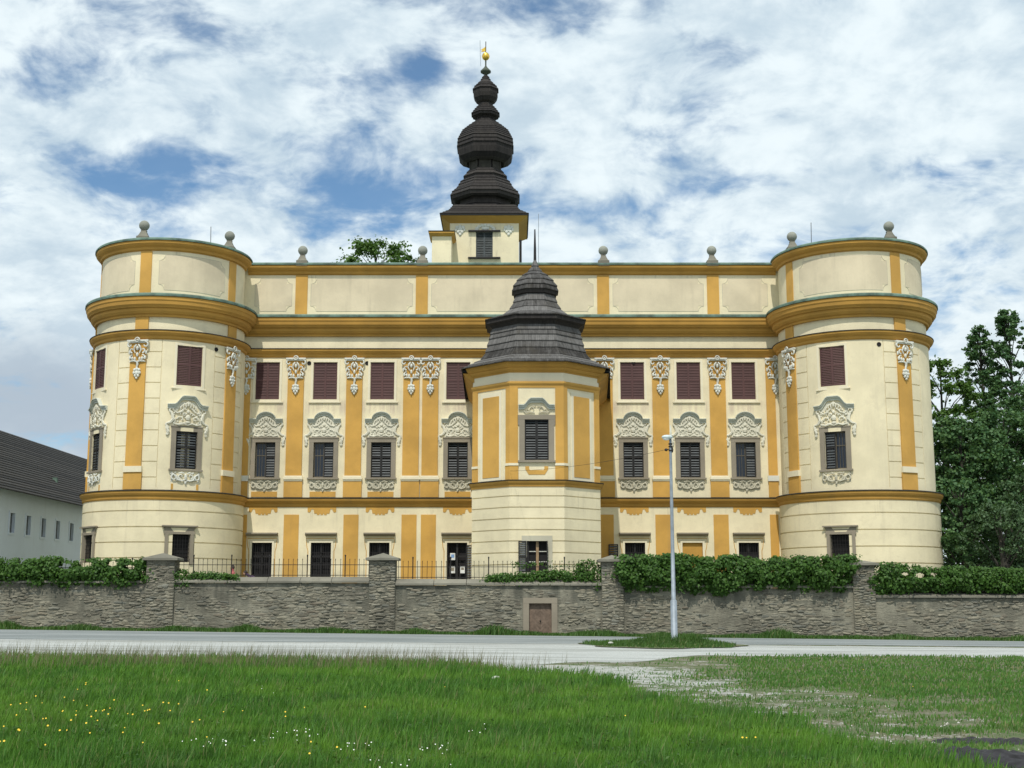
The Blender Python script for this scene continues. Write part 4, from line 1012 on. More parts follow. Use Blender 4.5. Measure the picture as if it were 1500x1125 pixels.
# door in the wall
dw=dx1-dx0; DS=Flat((dx0+dx1)/2,WY)
m=MB(); m.box(-dw/2-.28,-dw/2,-.6,dzt,-.5,.06); m.box(dw/2,dw/2+.28,-.6,dzt,-.5,.06); m.box(-dw/2-.28,dw/2+.28,dzt,dzt+.26,-.5,.065)
ds=DS.put('door_surround',m,M['stone'],wall,0,0)
door=DS.put('door',MB().box(-dw/2,dw/2,-.4,dzt,-.2,-.14),M['doorwood'],wall,0,0)
pz0,pz1=.0,dzt-.06; ncx=0
for i in range(-4,9):     # diagonal boards meeting in a chevron
    for f in (-1,1):
        y0=pz0+i*.2; y1=y0+.185; w2=dw/2-.02
        q=[(0.01,y0),(w2,y0+w2*1.0),(w2,y1+w2*1.0),(0.01,y1)]
        if i>=4: q=[(0.01,y0),(w2,y0-w2*1.0+.0),(w2,y1-w2*1.0),(0.01,y1)]
        q=[(f*a,min(max(b,pz0),pz1)) for a,b in q]
        if max(b for a,b in q)-min(b for a,b in q)<.03 or abs(q[0][1]-q[3][1])+abs(q[1][1]-q[2][1])<.02: continue
        DS.put('door_board',MB().poly(q if f>0 else q[::-1],-.14,-.12+.006*rc.random()),M['doorwood'],door,0,0)
DS.put('handle',MB().blob((0,.75,-.09),.04,.04,.04),M['iron'],door,0,0)
# stones
def stone_shape(seed):
    r_=random.Random(seed); n=8; pts=[]
    for i in range(n):
        a=2*math.pi*(i+r_.uniform(-.25,.25))/n; e=.42
        c_,s_=math.cos(a),math.sin(a); rr_=1/((abs(c_)**3+abs(s_)**3)**(1/3))*r_.uniform(.86,1.02)
        pts.append((.5*rr_*c_,.5*rr_*s_))
    vs=[(a,b,0) for a,b in pts]+[(a*.86+r_.uniform(-.03,.03),b*.8,r_.uniform(.55,.85)) for a,b in pts]+[(r_.uniform(-.1,.1),r_.uniform(-.1,.1),1.)]
    fs=[(i,(i+1)%n,n+(i+1)%n,n+i) for i in range(n)]+[(n+i,n+(i+1)%n,2*n) for i in range(n)]
    return vs,fs
SH=[stone_shape(i) for i in range(14)]
SHM=[]
for vs,fs in SH:
    m=MB(); m.add(vs,fs); SHM.append(m.mesh('stone',M['rubble']))
stones=[]
def ztop_at(x):
    for a,b,c,d in piers:
        if a<=x<=b: return c-.02
    for a,b,c,d in segs:
        if a<=x<=b: return c-.02
    return 2
z=-.45; rowi=0
while z<3.6:
    h=rc.choice([rc.uniform(.06,.10),rc.uniform(.09,.16)]); x=-27.5+rc.uniform(0,.3)
    while x<27.5:
        l=rc.uniform(.14,.62)*(1.25 if h>.13 else .8); cxx=x+l/2
        zc_=z+h/2+.10*math.sin(x*.55+1)+.07*math.sin(x*1.9+z*3)+.03*math.sin(x*5+z*6)+rc.uniform(-.03,.03)
        inpier=any(a+.0<x and x+l<b for a,b,_,_ in piers); edge=any((x<a<x+l) or (x<b<x+l) for a,b,_,_ in piers)
        if edge:
            if l>.25: l*=.5; inpier=any(a<x and x+l<b for a,b,_,_ in piers); edge=any((x<a<x+l) or (x<b<x+l) for a,b,_,_ in piers); cxx=x+l/2
        ok=(not edge) and zc_+h/2<ztop_at(cxx) and zc_>float(gz(cxx,WY))-.05 and not(dx0-.3<x+l and x<dx1+.3 and zc_<dzt+.3)
        # smeared mortar hides stones near the top on the right
        hide=(math.sin(cxx*.8)+math.sin(cxx*2.3+zc_*4)+.9*(zc_-1.2)+(.9 if cxx>4 else 0))>rc.uniform(.3,2.0)
        if ok and (not hide or inpier): stones.append((cxx,zc_,l*.98,h*.97,rc.choice([.015,.02,.03,.035,.06])*(1.25 if inpier else 1),-WY+(.12 if inpier else 0),rc.randrange(14),rc.uniform(-9,9)))
        x+=l
    z+=h*.93
for a,b,c,d in piers:
    for side in (0,1):
        zc_=-.2
        while zc_<c-.1:
            h=rc.uniform(.09,.17); l=rc.uniform(.22,.42); cxx=(a+l/2-.01) if side==0 else (b-l/2+.01)
            if zc_-h/2>float(gz(cxx,WY))-.1: stones.append((cxx,zc_+h/2,l,h*.95,.05,-WY+.12,rc.randrange(14),0.))
            zc_+=h
vis=[s_ for s_ in stones if abs(s_[0])<25.2 and s_[1]>.2]; vis.sort(key=lambda s_:-s_[2]*s_[3]); big=set(map(id,vis[:300]))
sv=[];sf=[];srn=[]
for s_ in stones:
    cxx,zc_,l,h,dd,yy,k,rt=s_
    if id(s_) in big:
        o=link('stone',SHM[k],wall,(cxx,-yy,zc_)); o.scale=(l,dd,h); o.rotation_euler=(0,R(rt),0)
    else:
        vs,fs=SH[k]; b=len(sv); c_,q_=math.cos(R(-rt)),math.sin(R(-rt)); rn=rc.random()
        for a,b2,d in vs:
            p,q=a*l,b2*h; sv.append((cxx+p*c_-q*q_,-(yy+d*dd),zc_+p*q_+q*c_))
        for f in fs: sf.append(tuple(i+b for i in f)); srn.append(rn)
me=bpy.data.meshes.new('small_stones'); me.from_pydata(sv,[],sf); me.materials.append(M['rubble'])
a=me.attributes.new('rnd','FLOAT','FACE'); a.data.foreach_set('value',srn)
tag(link('small_stones',me,wall),kind='stuff')
# ================================================================== IRON FENCES
PK=MB().tube([(0,0,0),(0,.86,0),(0,.93,0)],[.011,.011,.003],4)
PK.blob((0,.86,0),.022,.03,.022,4,3)
PT=MB().tube([(0,0,0),(0,1.02,0)],.026,6); PT.blob((0,1.05,0),.04,.06,.04,6,4)
flab=['black iron fence overgrown by ivy, left of the first pier','black iron fence between the two left piers','black iron fence between the second and third pier, in front of the bay','black iron fence buried in the thickest ivy, between the two right piers','black iron fence under ivy right of the last pier']
PKm=PK.mesh('picket',M['iron']); PTm=PT.mesh('post',M['iron'])
for (a,b,c,d),lb in zip(segs,flab):
    a=max(a,-26.5); b=min(b,26.5); zb_=d-.04
    fe=thing('iron_fence',((a+b)/2,WY+.3,zb_),lb,'fence','iron fences on the stone wall')
    for dz in (.10,.60): link('rail',MB().box(a,b,zb_+dz,zb_+dz+.03,-WY-.315,-WY-.285).mesh('rail',M['iron'],WORLD),fe)
    k=0; x=a+.12
    while x<b-.05:
        o=link('post' if k%8==3 else 'picket',PTm if k%8==3 else PKm,fe,(x,WY+.3,zb_)); 
        if k%8!=3: o.rotation_euler=(0,R(rc.uniform(-1.2,1.2)),0)
        x+=.229; k+=1
# ================================================================== FOLIAGE
def leaves(C,Nrm,size,asp=.75,curl=.25):
    n=len(C); t=rng.normal(size=(n,3)); t-=Nrm*(t*Nrm).sum(1)[:,None]; t/=np.linalg.norm(t,axis=1)[:,None]+1e-9; b=np.cross(Nrm,t)
    s=size*rng.uniform(.6,1.3,n)
    p0=C-t*s[:,None]*.5; p2=C+t*s[:,None]*.5; p1=C+b*(s*asp*.5)[:,None]+Nrm*(s*curl*.3)[:,None]; p3=C-b*(s*asp*.5)[:,None]+Nrm*(s*curl*.3)[:,None]
    V=np.stack([p0,p1,p2,p3],1).reshape(-1,3); Fc=np.arange(4*n).reshape(n,4)
    Fc=np.stack([Fc[:,0],Fc[:,1],Fc[:,2],Fc[:,0],Fc[:,2],Fc[:,3]],1).reshape(-1,3)
    return V,Fc
def unit(v): return v/(np.linalg.norm(v,axis=1)[:,None]+1e-9)
def ivy(x0,x1,top,bot,n,label,yb=0.,yf=.55,bl=.15,holes=()):
    cl=[];  # clumps
    nc=int((x1-x0)*46)
    cx_=rng.uniform(x0,x1,nc); tt=rng.uniform(0,1,nc); t_=top(cx_); b_=bot(cx_)
    cz_=b_+(t_-b_)*tt; cy_=WY+.05-rng.uniform(0,yf,nc)*np.sin(np.pi*np.clip(tt*.8+.1,0,1))+.15
    cr=rng.uniform(.10,.30,nc)
    cy_=cy_+(rng.uniform(0,1,nc)<.25)*.25; idx=rng.integers(0,nc,n); dirv=unit(rng.normal(size=(n,3))); rr_=np.abs(rng.normal(0,.75,n))+.15
    C=np.stack([cx_[idx],cy_[idx],cz_[idx]],1)+dirv*(cr[idx]*rr_)[:,None]*np.array([1.15,.9,.9])
    keep=(C[:,2]<top(C[:,0])+.14)&(C[:,2]>bot(C[:,0])-.2)
    for hx,hz,hr in holes: keep&=((C[:,0]-hx)**2/ hr**2+(C[:,2]-hz)**2/(hr*.5)**2>1)
    C=C[keep]; Nn=unit(dirv[keep]+rng.normal(size=(len(C),3))*.5+np.array([0,-.5,.35]))
    V,Fc=leaves(C,Nn,bl)
    return tag(npmesh('ivy',V,Fc,M['ivy'],np.repeat(rng.uniform(0,1,len(C)),2)),label,'ivy','ivy on the stone wall')
sn=lambda x,s,sd: smooth_noise(x,x*0,s,sd)
zw=lambda y: 1.7+(880-y)/30.2
ivy(-27,-17.55,lambda x:np.interp(x,[-27,-24,-20,-18],[zw(819),zw(820),zw(824),zw(822)])+.22*sn(x,2.5,21),lambda x:zw(856)+.28*sn(x,3,22),30000,'bushy ivy spilling over the wall in front of the barn, left of the first pier',holes=((-20.6,3.45,.35),(-19.2,3.45,.3),(-18.4,3.3,.25),(-21.5,3.35,.3)))
ivy(-16.3,-13.3,lambda x:np.interp(x,[-16.3,-15.5,-13.3],[zw(835),zw(840),zw(845)])+.06*sn(x,3,23),lambda x:np.interp(x,[-16.3,-15.5,-15.2],[zw(862),zw(858),zw(849)]),3000,'low trailing ivy beside the first pier, in front of two seated people',yf=.3,bl=.12)
ivy(-1.2,3.9,lambda x:np.interp(x,[-1.2,0,2,3.9],[zw(846),zw(842),zw(839),zw(838)])+.08*sn(x,3,24),lambda x:zw(852)+.22*np.maximum(0,sn(x,5,25))*-1,5200,'sparse ivy creeping along the coping below the bay window',yf=.3,bl=.12)
ivy(3.2,4.6,lambda x:np.interp(x,[3.2,3.9,4.6],[zw(826),zw(822),zw(832)]),lambda x:np.interp(x,[3.2,3.9,4.6],[zw(845),zw(862),zw(872)]),1100,'narrow ivy strand hanging down beside the third pier',yf=.25,bl=.12)
ivy(-.1,3.6,lambda x:zw(826)+.04*sn(x,4,26),lambda x:zw(832)+0*x,260,'thin ivy tendrils climbing the iron fence in front of the bay',yf=.1,bl=.1)
ivy(5.15,16.5,lambda x:np.interp(x,[5.15,6,8,12,16.5],[zw(819),zw(818),zw(818),zw(819),zw(818)])+.16*sn(x,2.2,27),lambda x:zw(863)+.30*sn(x,2.6,28),78000,'dense dark green ivy mass hanging over the wall behind the lamp post',yf=.8)
ivy(17.2,27.5,lambda x:np.interp(x,[17.2,20,27],[zw(827),zw(833),zw(838)])+.12*sn(x,2.2,29),lambda x:zw(866)+.14*sn(x,3,30),28000,'ivy hedge running right from the last pier with white gaps',yf=.5,holes=((18.9,2.95,.22),(19.6,2.9,.3),(20.3,2.95,.2)))
def tree(px,top,Y,rad,base,label,mat,n=15000,cl=110,ls=.26,shape='round',group=None,bare=False):
    X=at(px,700,Y)[0]; zt2=at(px,top,Y)[1]
    t=thing('tree' if group!='s' else 'shrub',(X,Y,GRD),label,'tree' if group!='s' else 'shrub',None)
    H=zt2-base; cc_=[]; lim=MB()
    for i in range(cl):
        h=rng.uniform(0,1)
        if shape=='round': prof=math.sqrt(max(.05,1-(2*h-1)**2*.93))
        elif shape=='spire': prof=(1-h)**.7*.95+.10
        else: prof=.6+.4*math.sin(math.pi*h)
        a=rng.uniform(0,2*math.pi); rr_=rad*prof*math.sqrt(rng.uniform(.12,1))
        c_=np.array([X+rr_*math.cos(a),Y+rr_*math.sin(a),base+H*h*.97]); cc_.append((c_,rng.uniform(.30,.95)*(.55+.45*(1-h) if shape=='spire' else 1)*max(.55,rad/4)*(.62 if shape=='spire' else .85)))
        if i%4==0: 
            zs=max(GRD+.8,c_[2]-1.2-rr_*.6)
            lim.tube([(X,zs,-Y),(X+(c_[0]-X)*.5,zs+(c_[2]-zs)*.6,-(Y+(c_[1]-Y)*.5)),(c_[0],c_[2],-c_[1])],[.06,.035,.012],4)
    C0=np.array([c for c,_ in cc_]); Rr=np.array([r for _,r in cc_]); idx=rng.integers(0,cl,n); dv=unit(rng.normal(size=(n,3)))
    C=C0[idx]+dv*(Rr[idx]*(np.abs(rng.normal(0,.62,n))+.1))[:,None]*np.array([1.1,1.1,.62])
    keep=C[:,2]>GRD; C=C[keep]; dv=dv[keep]
    Nn=unit(dv*.6+rng.normal(size=C.shape)*.6+np.array([0,0,.45])); V,Fc=leaves(C,Nn,ls)
    idx2=None; npmesh('crown',V,Fc,mat,np.repeat(rng.uniform(0,1,len(C)),2),t)
    for o in (t.children): o.location=-WL[t]
    tr_=MB().tube([(X,GRD-.2,-Y),(X+.1,GRD+H*.3,-Y),(X-.05,base+H*.45,-Y),(X,zt2-.6,-Y)],[.32,.24,.15,.03],8); tr_.add(lim.v,lim.f)
    link('trunk',tr_.mesh('trunk',M['trunk'],WORLD),t)
    return t
tree(1386,520,92,3.2,6,'round mid green tree right behind the right corner tower','' or M['tree_mid'],22000,170,.24)
tree(1448,470,98,3.4,8,'tall pointed dark tree, second from the right edge','' or M['tree_dark'],32000,300,.21,'spire')
tree(1492,447,94,3.7,8,'tallest dark tree at the right edge of the picture','' or M['tree_dark'],38000,340,.21,'spire')
tree(1410,610,86,3.8,3,'broad dark tree low between the tower and the pointed trees','' or M['tree_dark'],34000,230,.23)
tree(1475,600,88,4.4,3,'wide dark tree filling the right edge below the tallest one','' or M['tree_dark'],38000,260,.23)
tree(1530,560,90,4.4,3,'dark tree mostly cut off by the right edge of the picture','' or M['tree_dark'],20000,150,.25)
tree(1405,700,78,2.8,GRD,'low dark tree close to the foot of the right corner tower','' or M['tree_dark'],12000,90,.22)
tree(1462,735,74,2.6,GRD,'pale green shrub behind the ivy hedge at far right','' or M['tree_pale'],9000,80,.17,group='s')
tree(1500,690,76,2.4,GRD,'greyish green tall shrub at the very right edge','' or M['tree_pale'],9000,80,.17,group='s')
tree(545,350,112,5.6,16,'treetop showing above the palace roof left of the spire','' or M['tree_mid'],26000,200,.27)
tree(505,374,113,3.2,17,'small lower treetop above the roof, left of the bigger one','' or M['tree_mid'],9000,80,.27)
tree(598,370,113,2.6,17,'small treetop above the roof beside the stone ball near the turret','' or M['tree_mid'],9000,80,.27)
# ================================================================== GRASS
def blades(X,Y,H,Wd,lean=.35,tint=None):
    n=len(X); Z=gz(X,Y); a=rng.uniform(0,2*np.pi,n); la=rng.uniform(0,2*np.pi,n); L=rng.uniform(.1,1,n)*lean*H
    cx_,sx=np.cos(a)*Wd*.5,np.sin(a)*Wd*.5; lx,ly=np.cos(la)*L+.12*H,np.sin(la)*L
    P=lambda fx,fz,s: np.stack([X+lx*fx+cx_*s,Y+ly*fx+sx*s,Z+H*fz],1)
    V=np.stack([P(0,-.03,-1),P(0,-.03,1),P(.3,.55,.8),P(.3,.55,-.8),P(1,1,0)],1).reshape(-1,3)
    b=np.arange(n)*5
    Fc=np.concatenate([np.stack([b,b+1,b+2],1),np.stack([b,b+2,b+3],1),np.stack([b+3,b+2,b+4],1)]) 
    return V,Fc,b
GM='grass'
def grass(name,X,Y,H,Wd,label,lean=.35):
    V,Fc,_=blades(X,Y,H,Wd,lean); r_=rng.uniform(0,1,len(X)); 
    return tag(npmesh(name,V,Fc,M[GM],np.tile(r_,3)),label,'grass',kind='stuff')
# perspective-even sampling: more blades per square metre near the camera
def sample(n,y0,y1,pad=1.0):
    iy=rng.uniform(1/y1,1/y0,n); Y=1/iy; X=(rng.uniform(-1,1,n)*(.42*Y+pad)); return X,Y
X,Y=sample(430000,11.2,35.8); k=rng.uniform(0,1,len(X))<tall(X,Y)**1.5; X,Y=X[k],Y[k]
hn=1+.35*smooth_noise(X,Y,.9,41)+.25*smooth_noise(X,Y,3,42)
grass('meadow_grass',X,Y,rng.uniform(.07,.24,len(X))*hn*np.interp(Y,[11,34],[.85,1.25]),.006+.0006*Y,'tall green meadow grass filling the lower left of the picture')
X,Y=sample(210000,11.2,41.8); k=rng.uniform(0,1,len(X))<mown(X,Y)*.95*(1-tall(X,Y)); X,Y=X[k],Y[k]
GM='grass_dry'; grass('short_grass',X,Y,rng.uniform(.03,.10,len(X)),.008+.0007*Y,'short grass on the right beside the gravel track')
X,Y=sample(230000,11.2,36); s_=smooth_noise(X,Y,3.5,43)+.6*smooth_noise(X,Y,9,44); k=(rng.uniform(0,1,len(X))<np.clip(.45+s_*1.5,0.05,.95))*(X>XB(Y)-.6)*(rng.uniform(0,1,len(X))<np.interp(Y,[14,26,33],[.9,.55,.12])); X,Y=X[k],Y[k]
grass('sparse_grass',X,Y,rng.uniform(.02,.07,len(X)),.007+.0005*Y,'thin trampled grass growing through the gravel track',.6)
n_=150; TX_=rng.uniform(-14,3.5,n_); TY_=1/rng.uniform(1/34,1/12.2,n_); k=tall(TX_,TY_)>.6; TX_,TY_=TX_[k],TY_[k]; ii=rng.integers(0,len(TX_),9000)
X=TX_[ii]+rng.normal(0,.10,9000); Y=TY_[ii]+rng.normal(0,.10,9000)
grass('tall_tufts',X,Y,rng.uniform(.16,.38,9000),.006+.0005*Y,'taller tufts standing out of the meadow grass',.45)
n_=420; TX_=rng.uniform(-14,4,n_); TY_=1/rng.uniform(1/30,1/12,n_); k=tall(TX_,TY_)>.5; TX_,TY_=TX_[k],TY_[k]; ii=rng.integers(0,len(TX_),5200)
C=np.stack([TX_[ii]+rng.normal(0,.09,5200),TY_[ii]+rng.normal(0,.09,5200),rng.uniform(.10,.22,5200)],1); C[:,2]+=gz(C[:,0],C[:,1])
Nn=unit(rng.normal(size=C.shape)*.6+np.array([0,-.2,1])); V,Fc=leaves(C,Nn,.045,.5)
tag(npmesh('broadleaf_weeds',V,Fc,M['ivy'],np.repeat(rng.uniform(0,1,len(C)),2)),'broad leaved weeds scattered in the meadow','weeds',kind='stuff')
# seed heads along the meadow's far edge
n_=5200; X=rng.uniform(-15,1.5,n_); Y=rng.uniform(29,35.4,n_); k=tall(X,Y)>.3; X,Y=X[k],Y[k]
V,Fc,_=blades(X,Y,rng.uniform(.25,.62,len(X)),.010+0*X,.25)
nn=newmat('dry_seed_stalk'); nn.put(nn.b.inputs['Base Color'],(.16,.15,.075,1)); M['stalk']=nn.m
tag(npmesh('seed_stalks',V,Fc,M['stalk']),'brownish grass stalks along the far edge of the meadow','grass',kind='stuff')
GM='grass_verge'
# strip at the wall foot
X=rng.uniform(-27,27,26000); t_=rng.beta(2.2,1.2,len(X)); Y=60.7+2.25*t_
hh=(.11+.30*np.clip(smooth_noise(X,X*0,1.6,51)+.3,0,1)**1.5)*rng.uniform(.5,1.3,len(X)); k=~((X>dx0)&(X<dx1)&(Y>62.6)); X,Y,hh=X[k],Y[k],hh[k]
grass('verge_grass',X,Y,hh,.045+0*X,'green grass verge along the foot of the stone wall',.6)
# island round the lamp post
PX,PY=at(988,943,49.6)[0],49.6
X=rng.normal(PX-.6,1.6,9000); Y=PY+rng.normal(-.3,1.5,9000); k=((X-PX+.6)/2.9)**2+((Y-PY+.2)/3.4)**2<1+.25*smooth_noise(X,Y,2,52); X,Y=X[k],Y[k]
hh=rng.uniform(.04,.12,len(X))*(1+3.4*np.exp(-((np.abs(X-PX)-.5)/.9)**2)*np.exp(-((Y-PY)/1.2)**2))
xs_=np.stack([X,Y],1)
th_=np.linspace(0,2*np.pi,41)[:-1]; rr_=1+.12*np.sin(3*th_+1)+.07*np.sin(7*th_); ix=PX-.6+3.0*rr_*np.cos(th_); iy=PY-.2+3.3*rr_*np.sin(th_)
Vv=np.concatenate([np.stack([ix,iy,gz(ix,iy)+.033],1),np.array([[PX-.6,PY-.2,float(gz(PX,PY))+.05]])])
io=npmesh('grass_island_ground',Vv,np.array([[i,(i+1)%40,40] for i in range(40)]),M['ground'],attrs={'gravel':np.zeros(41)}); tag(io,'earth patch under the grass around the lamp post',None,kind='structure')
V,Fc,_=blades(X,Y,hh+.03,.03+0*X,.5); V[:,2]+=.03
tag(npmesh('island_grass',V,Fc,M['grass_verge'],np.tile(rng.uniform(0,1,len(X)),3)),'grass island around the foot of the lamp post','grass',kind='stuff')
# flowers
stems=[]
def flowers(name,pts,mat,size,label):
    V=[];Fc=[]
    for X_,Y_,h in pts:
        z=float(gz(X_,Y_)); b=len(V)
        s_=size*rng.uniform(.7,1.3)
        for i in range(6):
            a=i*math.pi/3; V.append((X_+s_*math.cos(a),Y_+s_*.6*math.sin(a),z+h+s_*.75*math.sin(a)))
        V.append((X_,Y_-s_*.15,z+h+s_*.12)); Fc+=[(b+i,b+(i+1)%6,b+6) for i in range(6)]
        stems.append((X_,Y_,z,h))
    return tag(npmesh(name,np.array(V),np.array(Fc),mat),label,'flowers',kind='stuff')
M['yellow']=plain('buttercup_petal',(.75,.50,.02),.6,0,.1); M['whitefl']=plain('white_petal',(.75,.76,.72),.6,0,.05)
def gp(px,py,h=.2): 
    Y_=(1.7-h)*F/(py-880); return ((px-750)/F*Y_*.99,Y_,h)
yp=[]
for px,py in ((72,1027),(78,1052),(80,1056),(75,1050),(82,1085),(55,1043),(50,1036),(33,1060),(14,1078),(27,1062),(15,1076),(106,1040),(120,1028),(130,1052),(125,1043),(38,1041),(105,1064),(115,1057),(127,1038),(152,1045),(156,1040),(165,1042),(170,1036),(176,1040),(200,1044),(207,1044),(213,1037),(228,1037),(237,1037),(247,1026),(256,1026),(290,1057),(332,1042),(197,1062),(134,1031),(127,1012),(130,1008),(258,998),(130,1005),(220,1080),(428,1040),(430,1043),(462,1083),(509,1088),(462,1095),(540,1032),(452,1038),(306,1050),(361,1043),(660,1001),(1075,1073),(1081,1076),(1098,1072),(908,1042),(1330,1001),(1260,977),(100,1070),(95,1015),(60,1020),(20,1035),(180,1020),(310,1010)):
    for _ in range(1): yp.append(gp(px+rng.normal(0,5),py+rng.normal(0,3),.31))
for _ in range(12): yp.append(gp(rng.uniform(0,330),rng.uniform(1000,1100),.31))
flowers('yellow_flowers',yp,M['yellow'],.0095,'yellow buttercups scattered in the meadow at lower left')
wp=[gp(rng.normal(c,22),rng.normal(d,5),.24) for c,d,k_ in ((330,1082,14),(440,1070,16),(530,1085,9),(625,1089,12),(590,1110,8),(380,1012,4),(700,1060,5)) for _ in range(k_)]
flowers('white_flowers',wp,M['whitefl'],.006,'small white flowers in the lower middle of the meadow')
SVx=[];SFx=[]
for X_,Y_,z,h in stems:
    b=len(SVx); SVx+=[(X_-.003,Y_+.004,z),(X_+.003,Y_+.004,z),(X_,Y_+.004,z+h)]; SFx.append((b,b+1,b+2))
tag(npmesh('flower_stems',np.array(SVx),np.array(SFx),M['grass']),'thin green stems of the meadow flowers','flowers',kind='stuff')
# scattered light stones on the track
SV=[];SF=[]
X,Y=sample(5200,11.5,36); k=(X>XB(Y)-.2)*(rng.uniform(0,1,len(X))<np.clip(1.1-(X-XB(Y))/5.,.05,1)); X,Y=X[k],Y[k]
for x_,y_ in zip(X,Y):
    s_=rng.uniform(.005,.018)*(1+.6*(rng.uniform()<.06)); z_=float(gz(x_,y_)); b=len(SV); a0=rng.uniform(0,6)
    for i in range(5): a=a0+i*1.2566; SV.append((x_+s_*1.3*math.cos(a),y_+s_*math.sin(a),z_-.004))
    SV.append((x_,y_,z_+s_*.8)); SF+=[(b+i,b+(i+1)%5,b+5) for i in range(5)]
tag(npmesh('track_stones',np.array(SV),np.array(SF),plain('light_limestone_chip',(.42,.41,.37),.9)),'light stone chips strewn on the track','stones',kind='stuff')
# dark heaps of tarry soil at bottom right
def heap(px,py,wx,wy,h,label,seed):
    Y0=1.7*F/(py-880); X0=(px-750)/F*Y0*.99; n=26; V=[];Fc=[]
    r_=np.random.default_rng(seed)
    for j in range(n):
        for i in range(n):
            u_,v_=(i/(n-1)*2-1),(j/(n-1)*2-1); e=max(0,1-(u_*u_+v_*v_))
            x_=X0+u_*wx; y_=Y0+v_*wy; nz_=float(smooth_noise(np.array(x_),np.array(y_),9,seed))+.8*float(smooth_noise(np.array(x_),np.array(y_),26,seed+1))
            V.append((x_,y_,float(gz(x_,y_))-.02+h*(e**.7)*(1+.9*nz_)+(r_.uniform(-.008,.012) if e>0 else -.02)))
    for j in range(n-1):
        for i in range(n-1): a=j*n+i; Fc.append((a,a+1,a+n+1,a+n))
    return tag(npmesh('soil_heap',np.array(V),np.array(Fc),M['soil']),label,'soil heap','dark soil heaps')
heap(1470,1108,1.05,.75,.09,'largest heap of black soil at the bottom right corner',61)
heap(1400,1098,.32,.36,.08,'small clump of dark soil left of the largest heap',62)
heap(1425,1080,.70,.32,.06,'thin dark soil ridge behind the largest heap',63)
# small pale debris
def lump(px,py,s,label,name='stone'):
    Y_=1.66*F/(py-880); X_=(px-750)/F*Y_*.99; m=MB().blob((0,0,0),s,s*.45,s*.6,7,5)
    o=link(name,m.mesh(name,M['coping'] if s<.1 else M['pediment']),None,(X_,Y_,float(gz(X_,Y_))+s*.35+.10)); tag(o,label,'stone')
lump(727,1000,.10,'white stone lying in the meadow edge left of the track')
lump(893,946,.10,'pale yellowish stone on the grass island left of the lamp post')
# ================================================================== LAMP POST + CABLE
lz0=float(gz(PX,PY)); lt=at(988,640,PY)[1]
lp=thing('lamp_post',(PX,PY,lz0),'tall galvanised street lamp post standing on the grass island','street lamp')
w_=at(988,880,PY)[1]
link('pole_base',MB().lathe([(.125,lz0-.1),(.125,w_),(.085,w_+.04)],16,(PX,-PY)).mesh('pole_base',M['galv'],WORLD,True),lp)
link('pole',MB().lathe([(.08,w_+.03),(.068,w_+2.6),(.05,lt-.55),(.045,lt-.5),(.045,lt+.02)],14,(PX,-PY)).mesh('pole',M['galv'],WORLD,True),lp)
for dz in (-.55,-.40,-.3):
    m=MB(); m.lathe([(.078,lt+dz),(.078,lt+dz+.05)],12,(PX,-PY)); link('clamp',m.mesh('clamp',M['iron'],WORLD),lp)
m=MB().blob((PX-.13,lt-.02,-PY+.1),.22,.09,.12,10,6); m.tube([(PX,lt-.1,-PY),(PX+.03,lt+.12,-PY),(PX+.02,lt+.45,-PY)],[.035,.02,.01],6)
link('lamp_head',m.mesh('lamp_head',M['lampgrey'],WORLD,True),lp)
link('lamp_glass',MB().blob((PX-.17,lt-.08,-PY+.1),.14,.07,.09,10,5).mesh('lamp_glass',M['paper'],WORLD,True),lp)
m=MB().blob((PX-.17,lt-.50,-PY),.07,.06,.06); m.tube([(PX-.17,lt-.5,-PY),(PX,lt-.45,-PY)],.02,5); m.blob((PX+.06,lt-.5,-PY),.05,.12,.05)
link('insulator',m.mesh('insulator',M['iron'],WORLD),lp)
# cable to the bay's corner
A=Vector((PX-.2,PY,lt-.5)); Bq=Vector((-.10,byc-ba-.12,at(742,690,67.8)[1])); pts=[]
for i in range(25):
    t=i/24; p=A.lerp(Bq,t); pts.append((p.x,p.z-.35*4*t*(1-t)*.5,-p.y))
tag(link('overhead_cable',MB().tube(pts,.007,5).mesh('overhead_cable',M['iron'],WORLD)),'thin black cable from the lamp post to the palace bay','cable')
